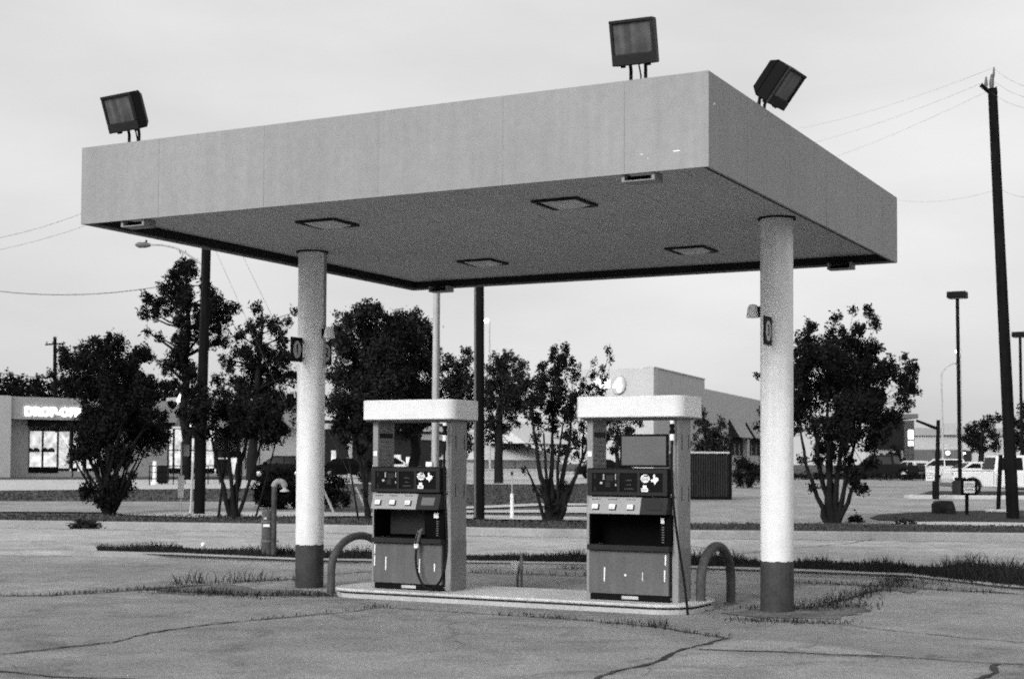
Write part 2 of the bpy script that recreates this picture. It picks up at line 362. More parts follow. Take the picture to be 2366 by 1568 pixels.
def between(lo, hi, n, dz=.07):   # points between two image polylines on the ground
    us = RNG.uniform(lo[0][0], lo[-1][0], n); t = RNG.uniform(0, 1, n)
    out = []
    gl = [G(u, v) for u, v in lo]; gh = [G(u, v) for u, v in hi]
    for u, tt in zip(us, t):
        a = np.array([np.interp(u, [q[0] for q in lo], [g[i] for g in gl]) for i in range(2)]); b = np.array([np.interp(u, [q[0] for q in hi], [g[i] for g in gh]) for i in range(2)])
        p = a + (b - a) * tt; out.append((p[0], p[1], gz(*p) + dz))
    return out
lo = [(225, 1281), (400, 1288), (680, 1301), (1300, 1310.5), (1840, 1327), (2100, 1340), (2300, 1364), (2780, 1409)]
hi = [(225, 1276.5), (400, 1275), (680, 1287), (1300, 1296), (1840, 1309), (2100, 1319), (2300, 1328), (2780, 1359)]
pts = between(lo, hi, 54000); us = RNG.uniform(.03, .10, len(pts)) * RNG.choice([1, 1, 1, 1, 2.0], len(pts)) * np.array([.65 + .55 * math.sin(p[0] * 1.9) * math.sin(p[0] * .73 + 1) + .25 * math.sin(p[0] * 5.1) for p in pts]).clip(.3, 1.3)
tall = np.clip((np.array([ (p[0] - CAM[0]) * RGT[0] + (p[1] - CAM[1]) * RGT[1] for p in pts]) - 0) / 6, 0, 1)
blades('tall_grass', 'shaggy dark strip of tall uncut grass between forecourt kerb and road', 'grass', pts, us * (1.05 + .45 * tall), .012)
def along(pts, n, spread):
    g = [G(u, v)[:2] for u, v in pts]; L = np.cumsum([0] + [np.linalg.norm(b - a) for a, b in zip(g[:-1], g[1:])]); out = []
    for s in RNG.uniform(0, L[-1], int(n * .42)):
        p = np.array([np.interp(s, L, [q[i] for q in g]) for i in range(2)]) + RNG.normal(0, spread, 2); out.append((p[0], p[1], gz(*p)))
    return out
wp = []; wh = []
def weed(pts, h): 
    global wp, wh
    wp += pts; wh += list(RNG.uniform(.3, 1., len(pts)) * h)
def clump(u, v, n, r, h):
    n = int(n * .38); h *= .58
    c = G(u, v); weed([(c[0] + a, c[1] + b, c[2]) for a, b in RNG.normal(0, r, (n, 2))], h)
for pts, n, s, h in [([(-40, 1377), (120, 1375), (340, 1361)], 500, .06, .07), ([(340, 1361), (580, 1342), (690, 1338)], 500, .12, .06), ([(340, 1363), (560, 1376), (700, 1374), (790, 1376)], 1500, .14, .09),
    ([(1700, 1432), (1800, 1436), (1950, 1440)], 700, .10, .06), ([(1890, 1403), (2020, 1365), (2098, 1340)], 1500, .15, .12), ([(1720, 1405), (1880, 1408), (2000, 1400)], 1200, .16, .07),
    ([(1136, 1419), (1334, 1432), (1500, 1448), (1614, 1464)], 260, .03, .06), ([(1840, 1345), (2100, 1358), (2300, 1370)], 700, .08, .08), ([(1080, 1322), (1340, 1328), (1600, 1348)], 500, .08, .09), ([(580, 1432), (880, 1402)], 120, .03, .05)]:
    weed(along(pts, n, s), h)
for u, v, n, r, h in [(415, 1350, 60, .08, .30), (440, 1345, 90, .10, .42), (468, 1347, 60, .07, .40), (520, 1343, 70, .10, .38), (560, 1342, 70, .10, .42), (610, 1340, 50, .07, .36), (585, 1345, 40, .06, .3), (690, 1342, 40, .06, .25),
    (500, 1372, 90, .10, .22), (530, 1374, 60, .08, .2), (600, 1384, 30, .06, .15), (880, 1402, 70, .08, .12), (1280, 1427, 70, .08, .12), (1230, 1424, 40, .06, .09), (1500, 1446, 120, .14, .16), (1515, 1447, 80, .06, .2), (1425, 1440, 60, .1, .12), (1660, 1470, 60, .07, .1),
    (1322, 1315, 120, .12, .2), (1375, 1330, 90, .14, .12), (2100, 1338, 300, .2, .3), (2200, 1350, 200, .2, .25), (1215, 1420, 30, .05, .08), (1135, 1319, 60, .08, .12)]: clump(u, v, n, r, h)
blades('weeds', 'wispy weeds sprouting from cracks and joints in the concrete forecourt', 'weeds', wp, wh, .009, .45)
pts = between([(-300, 1208), (0, 1213), (690, 1223), (1300, 1234), (1500, 1236)], [(-300, 1186), (0, 1188), (690, 1194), (1300, 1206), (1500, 1208)], 9000, .0) + between([(1500, 1233), (1900, 1240), (2500, 1247)], [(1500, 1214), (1900, 1214), (2500, 1222)], 7000, .03)
blades('verge_grass', 'short mown grass on the verge beyond the road', 'grass', pts, RNG.uniform(.03, .09, len(pts)), .05, mt=M['lawnb'])
pts = between([(-300, 1153), (0, 1157), (500, 1156), (760, 1156)], [(-300, 1136), (0, 1136), (500, 1129), (760, 1125)], 4000, .0) + between([(1070, 1168), (1420, 1160)], [(1070, 1120), (1420, 1120)], 4500, .0)
blades('lawn_grass', 'mown lawn in front of the shops across the road', 'grass', pts, RNG.uniform(.03, .08, len(pts)), .09, mt=M['lawnb'])

# ================================================================== canopy
CW, CD, Z0, Z1, ZS = 7.5146, 7.2165, 4.327, 5.198, 4.447
can = thing('canopy', 'flat square fuel station canopy with plain grey fascia on two white round columns', 'canopy', (-CW / 2, CD / 2, 0))
lx, ly = CW / 2, CD / 2                       # local origin = canopy centre
def ring(x, y, t, z0, z1):
    mb = MB(); mb.box(-x, x, -y, -y + t, z0, z1); mb.box(-x, x, y - t, y, z0, z1)
    mb.box(-x, -x + t, -y + t, y - t, z0, z1); mb.box(x - t, x, -y + t, y - t, z0, z1); return mb
f = MB(); vs = []
for (x, y) in ((lx, ly), (lx - .03, ly - .03)):
    for z in (Z0, Z1): vs += [(-x, -y, z), (x, -y, z), (x, y, z), (-x, y, z)]
fs = [(i, (i + 1) % 4, 4 + (i + 1) % 4, 4 + i) for i in range(4)] + [(4 + i, 4 + (i + 1) % 4, 12 + (i + 1) % 4, 12 + i) for i in range(4)] + [(8 + i, 12 + i, 12 + (i + 1) % 4, 8 + (i + 1) % 4) for i in range(4)] + [(i, 8 + i, 8 + (i + 1) % 4, (i + 1) % 4) for i in range(4)]
fas = f.add(vs, fs).build('fascia', M['fascia'], can)
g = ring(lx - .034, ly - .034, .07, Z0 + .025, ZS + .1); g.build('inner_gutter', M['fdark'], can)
mb = MB(); x, y = lx - .11, ly - .11; n = 18
for i in range(n):                             # soffit of long deck planks with hairline gaps
    a = -x + 2 * x * i / n; mb.box(a + .003, a + 2 * x / n - .003, -y, y, ZS, ZS + .02)
mb.build('soffit', M['soffit'], can)
MB().box(-lx + .04, lx - .04, -ly + .04, ly - .04, ZS + .12, Z1 - .05).build('roof_deck', M['dgrey'], can)
mb = MB()                                      # vertical panel seams and a thin top trim
for q in (.15, .34, .53, .72, .89):
    xx = -lx + CW * q; mb.box(xx - .004, xx + .004, -ly - .002, -ly - .0005, Z0 + .01, Z1 - .02)
    yy = -ly + CD * q; mb.box(lx + .0005, lx + .002, yy - .004, yy + .004, Z0 + .01, Z1 - .02)
mb.build('panel_seam', mat('seam sealant', .262, .7), can)
mb = MB()                                      # small chips of bare white on the front fascia
for u, v, w, h in [(1563, 349, .03, .011), (1483, 357, .010, .008), (1497, 366, .007, .006)]:
    d = ray(u, v); p = CAM + d * ((0 - CAM[1]) / d[1]); mb.box(p[0] - w + lx, p[0] + w + lx, -ly - .003, -ly - .001, p[2] - h / 2, p[2] + h / 2)
d = ray(1650, 240); p = CAM + d * ((0 - CAM[0]) / d[0]); mb.box(lx + .001, lx + .003, p[1] - ly - .012, p[1] - ly + .012, p[2] - .012, p[2] + .012)
mb.build('paint_chip', M['mark'], can)
COLS = [(-6.914, 3.66), (-.544, 3.71)]
for i, (cx, cy) in enumerate(COLS):
    n = 48; c = MB().lathe([(.185, .56), (.185, ZS)], (cx + lx, cy - ly, 0), n).build('column', M['column'], can, smooth=40)
    bs = MB().lathe([(.187, -.02), (.187, .56), (.184, .563)], (cx + lx, cy - ly, 0), 96); bs.v = [(x_, y_, z_ + (random.uniform(-.008, .008) + .008 * math.sin(9 * math.atan2(y_ - cy + ly, x_ - cx - lx)) if z_ > .3 else 0)) for x_, y_, z_ in bs.v]
    bs.build('painted_base', M['colbase'], c, smooth=40)
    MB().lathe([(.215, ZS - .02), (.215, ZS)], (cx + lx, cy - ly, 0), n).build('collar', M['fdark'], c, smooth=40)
    if i == 0: MB().tube([(cx + lx + .19, cy - ly + .03, 2.9), (cx + lx + .19, cy - ly + .03, ZS)], .018, 8).build('conduit', M['pgrey'], c, smooth=60)
for (u, v) in ((757, 514), (1305, 467), (1115, 604), (1597, 575)):
    p = P(u, v, ZS); X, Y = p[0] + lx, p[1] - ly; s = .27
    fr = MB()
    for a, b, c, d in ((-s, s, -s, -s + .035), (-s, s, s - .035, s), (-s, -s + .035, -s + .035, s - .035), (s - .035, s, -s + .035, s - .035)): fr.box(X + a, X + b, Y + c, Y + d, ZS - .03, ZS - .002)
    fr = fr.build('recessed_light', M['dgrey'], can)
    s -= .05; vs = [(X - s, Y - s, ZS - .012), (X + s, Y - s, ZS - .012), (X + s, Y + s, ZS - .012), (X - s, Y + s, ZS - .012)]; q = s * .55
    vs += [(X - q, Y - q, ZS - .055), (X + q, Y - q, ZS - .055), (X + q, Y + q, ZS - .055), (X - q, Y + q, ZS - .055)]
    MB().add(vs, [(0, 1, 5, 4), (1, 2, 6, 5), (2, 3, 7, 6), (3, 0, 4, 7), (4, 5, 6, 7), (0, 3, 2, 1)]).build('lens', M['lensp'], fr)
for (u, v, yy) in ((1470, 406, 1), (300, 520, 1), (1030, 668, -1), (1950, 625, -1)):  # open sheet metal trays under the fascia
    Y = -ly if yy > 0 else ly
    d = ray(u, v); p = CAM + d * ((Y + ly - CAM[1]) / d[1]); X = p[0] + lx; w = .165; a, b = (Y + .04, Y + .24) if yy > 0 else (Y - .24, Y - .04)
    m_ = MB(); m_.box(X - w, X + w, a, b, Z0 - .065, Z0 - .055); m_.box(X - w, X - w + .03, a, b, Z0 - .055, Z0 + .02); m_.box(X + w - .03, X + w, a, b, Z0 - .055, Z0 + .02)
    ty = m_.build('hanging_tray', M['pgrey'], can)
    MB().box(X - w + .03, X + w - .03, a + .08, b - .02, Z0 - .0545, Z0 - .004).build('tray_inner_shade', M['black'], ty)  # solid black block stands in for the tray's shaded inside

# ------------------------------------------------------------------ number signs and bell fixtures on the columns
def number_sign(ci, side, digit, label, z):
    cx, cy = COLS[ci]; r = thing('number_sign', label, 'sign', (cx, cy, z))
    y0, y1 = (-.46, -.21) if side < 0 else (.21, .46); ym = (y0 + y1) / 2
    MB().box(-.009, .009, y0, y1, -.16, .16).build('plate', M['black'], r)
    m_ = MB(); m_.obox((0, side * .2, .11), (.012, 0, 0), (0, .03, 0), (0, 0, .012)); m_.obox((0, side * .2, -.11), (.012, 0, 0), (0, .03, 0), (0, 0, .012)); m_.build('bracket', M['mgrey'], r)
    for sx in (1, -1):
        n = 28; vs = [(sx * .0115, ym + .085 * math.cos(2 * math.pi * k / n), .115 * math.sin(2 * math.pi * k / n)) for k in range(n)] + [(sx * .009, ym + .085 * math.cos(2 * math.pi * k / n), .115 * math.sin(2 * math.pi * k / n)) for k in range(n)]
        MB().add(vs, [tuple(range(n))] + [(k, (k + 1) % n, n + (k + 1) % n, n + k) for k in range(n)]).build('disc', M['lgrey'], r)
        text_mesh('numeral', digit, .125, M['black'], r, face_m((sx * .013, ym, 0), (0, sx, 0)), .001, .004)
number_sign(0, -1, '1', 'black flag sign with numeral 1 in a pale oval on the left column', 3.12)
number_sign(0, 1, '2', 'black flag sign with numeral 2, half hidden behind the left column', 3.12)
number_sign(1, -1, '3', 'dark flag sign with numeral 3 in a pale oval on the right column', 3.135)
def bell(ci, sx, z, label):
    cx, cy = COLS[ci]; r = thing('bell_fixture', label, 'fixture', (cx + sx * .185, cy, z), 0 if sx > 0 else math.pi)
    MB().lathe([(.02, .075), (.045, .068), (.06, .035), (.072, -.04), (.076, -.075), (.05, -.075)], (.095, 0, 0), 20).build('shade', M['white'], r, smooth=40)
    m_ = MB(); m_.box(0, .022, -.035, .035, -.075, .05); m_.box(.022, .09, -.015, .015, .0, .045); m_.build('bracket', M['black'], r, bevel=.004)
bell(0, 1, 3.36, 'small pale bell shaped fixture bracketed to the right of the left column')
bell(1, -1, 3.4, 'small pale bell shaped fixture bracketed to the left of the right column')

# ------------------------------------------------------------------ floodlights on the canopy roof edge
def floodlight(loc, rz, tilt, roll, label):
    r = thing('floodlight', label, 'floodlight', loc, rz, 'floodlights on the canopy roof')
    for sx in (-.07, .07):
        MB().tube([(sx, .02, -.10), (sx, .02, .12), (sx * 1.05, .0, .20)], .017, 8).build('mount_arm', M['dgrey'], r, smooth=50)
    MB().tube([(.0, .06, -.08), (.02, .05, .07), (.0, .03, .20)], .008, 6).build('cable', M['rubber'], r, smooth=60)
    hd = MB(); w, h, dp = .205, .205, .12
    A = Matrix.Translation((0, -.02, .165)) @ Matrix.Rotation(roll, 4, 'Y') @ Matrix.Rotation(tilt, 4, 'X') @ Matrix.Translation((0, 0, h))
    hd.box(-w, w, -dp, dp * .2, -h, h); vs = [(-w, dp * .2, -h), (w, dp * .2, -h), (w, dp * .2, h), (-w, dp * .2, h), (-w * .8, dp * 1.0, -h * .75), (w * .8, dp * 1.0, -h * .75), (w * .8, dp * 1.0, h * .75), (-w * .8, dp * 1.0, h * .75)]
    hd.add(vs, [(0, 1, 5, 4), (1, 2, 6, 5), (2, 3, 7, 6), (3, 0, 4, 7), (4, 5, 6, 7)])
    def tr(o): o.matrix_local = A; return o
    ho = tr(hd.build('housing', M['black'], r, bevel=.012))
    b = MB()
    for a in ((-w, w, -dp - .035, -dp - .001, h - .03, h), (-w, w, -dp - .03, -dp - .001, -h, -h + .1), (-w, -w + .03, -dp - .03, -dp - .001, -h + .1, h - .03), (w - .03, w, -dp - .03, -dp - .001, -h + .1, h - .03)): b.box(*a)
    tr(b.build('door_frame', M['dgrey'], r, bevel=.006))
    tr(MB().box(-w + .032, w - .032, -dp - .012, -dp - .002, -h + .102, h - .032).build('glass', M['lens'], r))
    k = MB()
    for sx in (-.12, .12): k.box(sx - .02, sx + .02, -dp + .03, -dp + .07, -h - .02, -h - .0005)
    tr(k.build('latch', M['dgrey'], r))
def on_front(u, inset=.12): 
    v = 341 - .12526 * (u - 191); d = ray(u, v); p = CAM + d * ((0 - CAM[1]) / d[1]); return (p[0], inset, Z1)
def on_side(u, inset=.12):
    v = 160 + .688 * (u - 1636); d = ray(u, v); p = CAM + d * ((0 - CAM[0]) / d[0]); return (-inset, p[1], Z1)
floodlight(on_front(290), R_(2), R_(20), R_(-3), 'boxy black floodlight at the far left end of the canopy roof')
floodlight(on_front(1462), R_(10), R_(14), R_(-2), 'boxy black floodlight standing highest, above the front right canopy corner')
floodlight(on_side(1790), R_(84), R_(38), R_(0), 'boxy black floodlight seen side on, tipped down over the right fascia')

# ------------------------------------------------------------------ pump island, hoop bollards, small posts
def rrect(x0, x1, y0, y1, r, n=6):
    out = []
    for cx, cy, a in ((x1 - r, y0 + r, -90), (x1 - r, y1 - r, 0), (x0 + r, y1 - r, 90), (x0 + r, y0 + r, 180)):
        out += [(cx + r * math.cos(R_(a + 90 * k / n)), cy + r * math.sin(R_(a + 90 * k / n))) for k in range(n + 1)]
    return out
ix0, ix1, iy0, iy1 = -5.98, -1.24, 2.64, 3.90
tag(MB().prism(rrect(ix0, ix1, iy0, iy1, .42), -.02, .05).build('pump_island', mat('island concrete', .42, .85, .15, 2., .15, 25.)), kind='structure')
tag(MB().prism(rrect(ix0 + .03, ix1 - .03, iy0 + .03, iy1 - .03, .42), .048, .075).build('pump_island_joint', M['crack']), kind='structure')
tag(MB().prism(rrect(ix0 - .015, ix1 + .015, iy0 - .015, iy1 + .015, .42), .073, .11).build('pump_island_cap', mat('island cap', .50, .8, .2, 1.2, .25, 18.), bevel=.02), kind='structure')
def hoop(x, y0, y1, h, r, label, lean=0.):
    o = thing('hoop_bollard', label, 'bollard', (x, (y0 + y1) / 2, 0), 0, 'pipe hoops at the ends of the pump island'); a = (y1 - y0) / 2
    pts = [(lean * -1, -a, -.02), (lean * -.5, -a, h * .3)] + [(lean * k / 10, -a * math.cos(math.pi * k / 16), h * .42 + h * .58 * math.sin(math.pi * k / 16)) for k in range(17)] + [(lean * 1.6, a, h * .3), (lean * 1.6, a, -.02)]
    MB().tube(pts, r, 14).build('pipe', M['bollard'], o, smooth=60); 
    m_ = MB()
    for yy in (-a, a): m_.lathe([(r * 1.5, 0), (r * 1.5, .012), (r, .016)], (0, yy, 0), 14)
    m_.build('foot_ring', M['dirt'], o, smooth=40)
p1, p2 = P(1617, 1410), P(1692, 1397)
hoop(p1[0] + .01, p1[1], p1[1] + 1.02, .70, .055, 'grey pipe hoop between the right fuel pump and the right column')
p1 = P(765, 1370)
hoop(p1[0], p1[1], p1[1] + 1.25, .70, .05, 'grey pipe hoop partly hidden behind the left fuel pump')
p = P(1200, 1359)
r = thing('stub_pipe', 'short twin pipe stub with white tag standing between the two pumps', 'pipe', p)
for sx in (-.03, .035): MB().tube([(sx, 0, -.02), (sx * .9, 0, .16), (sx * .5 + .02, 0, .3)], .018, 8).build('pipe', M['mgrey'], r, smooth=60)
MB().tube([(.02, 0, .26), (.03, .0, .44)], [.035, .012], 8).build('cap', M['pgrey'], r, smooth=60)
MB().lathe([(.015, .20), (.05, .25), (.05, .33), (.025, .37)], (-.04, -.07, 0), 10).build('tag', M['mark'], r, smooth=60)
# vent standpipe with a U bend, strapped to a fat short post
p = G(618, 1285, .07); r = thing('vent_pipe', 'tall thin vent pipe with U shaped top strapped to a thick stub post', 'pipe', p, YAW)
MB().lathe([(.105, -.02), (.10, .5), (.10, .74), (.07, .77), (.03, .77)], (0, 0, 0), 20).build('post', mat('vent post', .08, .7, .35, 5., .2, 20.), r, smooth=40)
px = .085; pts = [(px + .03, -.08, 0), (px + .03, -.08, 1.17)] + [(px + .115 - .085 * math.cos(a), -.08, 1.17 + .085 * math.sin(a)) for a in [math.pi * k / 10 for k in range(11)]]
MB().tube(pts[:2], .045, 12).build('riser', mat('vent riser', .06, .7, .7, 5.), r, smooth=60)
MB().tube(pts[2:8], .052, 14).build('elbow', M['pgrey'], r, smooth=60); MB().tube(pts[7:], .052, 14).build('elbow', M['pgrey'], r, smooth=60)
MB().lathe([(.035, 1.17), (.03, 1.13), (.075, 1.105), (.078, 1.085), (.05, 1.085)], (px + .2, -.08, 0), 16).build('vent_cap', M['lgrey'], r, smooth=40)
for z in (.24, .56):
    m_ = MB().lathe([(.113, z), (.113, z + .045)], (0, 0, 0), 20); m_.box(.1, .19, -.1, -.04, z + .005, z + .035); m_.build('strap', M['mgrey'], r, smooth=40)
MB().box(-.06, .05, -.118, -.1155, .50, .545).build('label_plate', M['mark'], r)
MB().box(-.05, .0, -.116, -.108, .62, .66).build('label_plate', M['lgrey'], r)
p = G(478, 1279, .07); tag(MB().lathe([(.006, 0), (.035, .012), (.044, .042), (.035, .072), (.006, .085)], (0, 0, 0), 14).build('ball', M['mark'], None, smooth=60, loc=(p[0], p[1] - .1, p[2] + .12)), 'small round white ball lying in the uncut grass strip', 'ball')
DEB = G(200, 1221)

# ================================================================== fuel pumps
def digit_bar(mb, x0, z, w, n, y, h=.012):
    for k in range(n): mb.box(x0 + k * w / n, x0 + (k + .62) * w / n, y - .002, y, z, z + h)
def pump(loc, label, right):
    r = thing('fuel_pump', label, 'fuel pump', loc)
    U = .56
    for s in (-1, 1):                                                    # uprights
        a, b = (-U, -U + .075) if s < 0 else (U - .075, U)
        q = MB().box(a, b, -.18, .20, 0, 2.05).build('upright', M['pgrey'], r, bevel=.006)
        e = MB()
        if s < 0:
            e.box(b + .001, b + .004, -.14, .16, 1.84, 1.90); e.build('band', M['black'], q)
            e = MB()
            for k in range(9):
                for j in range(5):
                    if random.random() < .8: e.box(b + .001, b + .003, -.13 + j * .058, -.13 + j * .058 + random.uniform(.025, .05), 1.80 - k * .055 - .012, 1.80 - k * .055)
            e.build('notice_text', M['mgrey'], q)
            MB().box(a + .012, b - .012, -.184, -.181, 1.62, 1.68).build('sticker', M['mark'], q)
        else:
            for z in (1.70, 1.12):
                for yy in (-.08, .13): e.box(b + .001, b + .004, yy, yy + .012, z, z + .17)
            e.build('slot', M['dgrey'], q)
            MB().box(b + .001, b + .005, -.175, .195, .02, .60).build('darker_lower_side', M['pside'], q)  # thin sheet that makes the lower part of the side darker
    # canopy cap: rounded front and back corners
    MB().prism(rrect(-.66, .66, -.34, .40, .14, 8), 2.06, 2.30).build('top_cap', M['white'], r, smooth=30, bevel=.012)
    MB().box(-.60, .60, -.28, .34, 2.042, 2.0595).build('cap_underside', M['mgrey'], r)
    # lower cabinet
    cab = MB().box(-.478, .478, -.20, .18, .05, .60).build('cabinet', M['dgrey'], r, bevel=.006)
    d = MB().box(-.50, .47, -.245, -.2005, .075, .56).build('lower_door', M['pdoor'], r, bevel=.006)
    m_ = MB()
    marks = [(-.305, .215, .37), (.435, .42, .53), (.425, .24, .36), (.16, .24, .33)] if right else [(-.315, .235, .39), (.165, .22, .38), (.375, .24, .33), (-.478, .28, .40), (-.478, .43, .54)]
    for k, (x, za, zb) in enumerate(marks): 
        w = .009 if not (right and k == 3) else .004
        m_.add([(x - w, -.2475, za), (x + w * .4, -.2475, za - .01), (x + w, -.2475, zb), (x - w * .8, -.2475, zb)], [(0, 1, 2, 3)])
    if right: m_.lathe([(.014, -.2475), (.014, -.246)], (-.05, 0, .29), 10, axis='y')
    m_.build('white_scuff', M['mark'], d)
    k_ = MB().box(-.49, .47, -.225, -.2005, .0, .07).build('kick_plate', M['black'], r)
    MB().box(-.10, .10, -.2275, -.2255, .02, .055).build('maker_plate', M['lgrey'], k_)
    MB().box(-.505, .495, -.30, -.2005, .565, .625).build('ledge', M['dgrey'], r, bevel=.006)
    # nozzle recess, its shade put into a near-black colour
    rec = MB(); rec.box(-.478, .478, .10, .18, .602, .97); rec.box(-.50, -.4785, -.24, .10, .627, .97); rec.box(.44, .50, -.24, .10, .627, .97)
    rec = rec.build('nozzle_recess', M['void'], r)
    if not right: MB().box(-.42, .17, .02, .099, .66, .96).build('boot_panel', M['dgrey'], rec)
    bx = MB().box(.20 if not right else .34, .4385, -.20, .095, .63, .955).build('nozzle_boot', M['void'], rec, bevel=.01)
    MB().box(.335 if not right else .36, .40, -.2035, -.2005, .875, .935).build('sticker', M['mark'], bx)
    e = MB()
    for k in range(7): e.box(.372, .40, -.203, -.2005, .66 + k * .028, .66 + k * .028 + .012)
    e.build('button_column', M['mgrey'], bx)
    # sloping control panel
    def slab(x0, x1, name, mt, par=r): return MB().xprism([(x0, .975), (x1, .975), (x1, 1.165), (x0, 1.165)], 0, 0).build(name, mt, par)
    def slope(x0, x1, name, mt):
        v_ = [(x0, -.345, .978), (x1, -.345, .978), (x1, -.28, 1.165), (x0, -.28, 1.165), (x0, .18, .978), (x1, .18, .978), (x1, .18, 1.165), (x0, .18, 1.165)]
        return MB().add(v_, [(0, 1, 2, 3), (4, 7, 6, 5), (0, 4, 5, 1), (3, 2, 6, 7), (0, 3, 7, 4), (1, 5, 6, 2)]).build(name, mt, r)
    cp = slope(-.478, .16, 'selector_panel', M['selp'])
    for k, bxx in enumerate((-.385, -.175, .045)):
        zc = 1.055; yc = -.28 - (1.165 - zc) * .348
        b_ = MB().obox((bxx, yc - .012, zc), (.036, 0, 0), (0, .014, -.006), (0, .010, .026)).build('grade_button', M['mark'], cp, bevel=.004)
        MB().obox((bxx + .004, yc - .004, zc - .006), (.042, 0, 0), (0, .006, -.0026), (0, .0115, .031)).build('button_surround', M['black'], b_)
        e = MB(); digit_bar(e, bxx - .06, 1.135, .12, 4, -.28 - (1.165 - 1.135) * .348 - .003, .008); e.build('grade_text', M['dgrey'], cp)
        e = MB(); e.obox((bxx, yc - .0275, zc - .0), (.014, 0, 0), (0, .001, 0), (0, .004, .006)); e.build('button_mark', M['mgrey'], b_)
    ks = slope(.163, .478, 'card_panel', M['dgrey'])
    MB().obox((.32, -.3135, 1.075), (.09, 0, 0), (0, .004, -.0017), (0, .02, .047)).build('card_plate', M['mgrey'] if not right else M['dgrey'], ks)
    # display head
    hd = MB(); hd.box(-.50, .49, -.30, .18, 1.175, 1.49)
    hd = hd.build('display_head', M['black'], r, bevel=.012)
    b = MB(); zz0, zz1 = 1.185, 1.475
    b.box(-.49, .48, -.322, -.3005, 1.435, 1.475); b.box(-.49, .48, -.322, -.3005, 1.185, 1.222)
    for xa, xb in ((-.49, -.43), (-.12, -.09), (.125, .155), (.43, .48)): b.box(xa, xb, -.322, -.3005, 1.222, 1.435)
    b.build('bezel', M['dgrey'], hd)
    g = MB(); g.box(-.43, -.12, -.309, -.3005, 1.222, 1.435); g.build('price_display', M['glassd'], hd)
    g = MB(); g.box(-.09, .125, -.309, -.3005, 1.222, 1.435); mid = g.build('message_panel', M['black'], hd)
    e = MB()
    for z, w in ((1.35, .07), (1.30, .055), (1.255, .11)): digit_bar(e, .018 - w / 2, z, w, 7, -.3095, .008)
    e.build('small_print', M['mgrey'], mid)
    g = MB(); g.box(.155, .43, -.309, -.3005, 1.222, 1.435); sp = g.build('sticker_panel', M['glassd'], hd)
    y = -.3115
    e = MB()
    for k in range(4): e.box(-.30, -.283, y, y + .002, 1.36 + k * .016, 1.36 + k * .016 + .012)
    e.box(-.335, -.305, y, y + .002, 1.31, 1.335)
    for k in range(4): e.box(-.15, -.138, y, y + .002, 1.36 + k * .016, 1.36 + k * .016 + .012)
    e.box(-.15, -.135, y, y + .002, 1.29, 1.31); e.build('price_tag', M['lgrey'], hd)
    e = MB()
    for x0, x1, z0, z1 in ((-.26, -.17, 1.345, 1.41), (-.27, -.21, 1.275, 1.335), (-.41, -.39, 1.37, 1.42), (-.41, -.385, 1.235, 1.275)): e.box(x0, x1, y, y + .002, z0, z1)
    e.build('display_window', M['dgrey'], hd)
    n = 24; vs = [(.215 + .055 * math.cos(2 * math.pi * k / n), y, 1.375 + .046 * math.sin(2 * math.pi * k / n)) for k in range(n)]
    ro = MB().add(vs, [tuple(range(n))]).build('round_sticker', M['mark'], sp)
    e = MB(); e.box(.165, .268, y - .002, y - .001, 1.352, 1.358); e.box(.17, .262, y - .002, y - .001, 1.384, 1.389); e.box(.20, .25, y - .002, y - .001, 1.398, 1.412); digit_bar(e, .175, 1.366, .08, 6, y - .001, .008); e.build('sticker_print', M['dgrey'], ro)
    tx = [(0, 0), (.018, 0), (.018, .026), (.046, .019), (.058, .016), (.060, -.012), (.052, -.024), (.036, -.036), (.030, -.055), (.018, -.058), (.010, -.038), (-.004, -.030), (-.012, -.038), (-.030, -.012), (0, -.012)]
    tx = [(.318, 1.0)] and [(a + .312, y, b_ + 1.380 + (.026 if False else 0)) for a, b_ in [(0, .04), (.022, .04), (.022, .012), (.05, .006), (.062, 0), (.062, -.022), (.052, -.034), (.034, -.048), (.028, -.066), (.016, -.07), (.008, -.048), (-.006, -.038), (-.016, -.046), (-.034, -.016), (0, -.014)]]
    MB().add(tx, [tuple(range(len(tx)))]).build('state_sticker', M['mark'], sp)
    e = MB(); e.add([(.188, y, 1.30), (.232, y, 1.30), (.232, y, 1.272), (.25, y, 1.266), (.25, y, 1.228), (.168, y, 1.228), (.168, y, 1.266), (.188, y, 1.272)], [(0, 1, 2, 3, 4, 5, 6, 7)])
    ws = e.build('notice_sticker', M['mark'], sp); e = MB(); digit_bar(e, .175, 1.245, .066, 7, y - .001, .006); digit_bar(e, .175, 1.258, .066, 5, y - .001, .004); e.build('sticker_print', M['dgrey'], ws)
    MB().tube([(.492, -.22, 1.19), (.515, -.22, 1.19)], .02, 10).build('lock', M['steel'], hd, smooth=60)
    # hanging hose hardware on the right
    sw = MB(); sw.lathe([(.02, 2.03), (.02, 1.98), (.032, 1.97), (.032, 1.95), (.022, 1.94), (.022, 1.92), (.032, 1.91), (.032, 1.88), (.02, 1.86), (.02, 1.80)], (.52, -.27, 0), 12)
    sw.build('breakaway_coupling', M['black'], r, smooth=30)
    MB().lathe([(.026, 1.80), (.026, 1.87)], (.52, -.27, 0), 12).build('coupling_collar', M['mark'], r, smooth=40)
    MB().lathe([(.024, 1.985), (.024, 2.02)], (.52, -.27, 0), 12).build('coupling_collar', M['mark'], r, smooth=40)
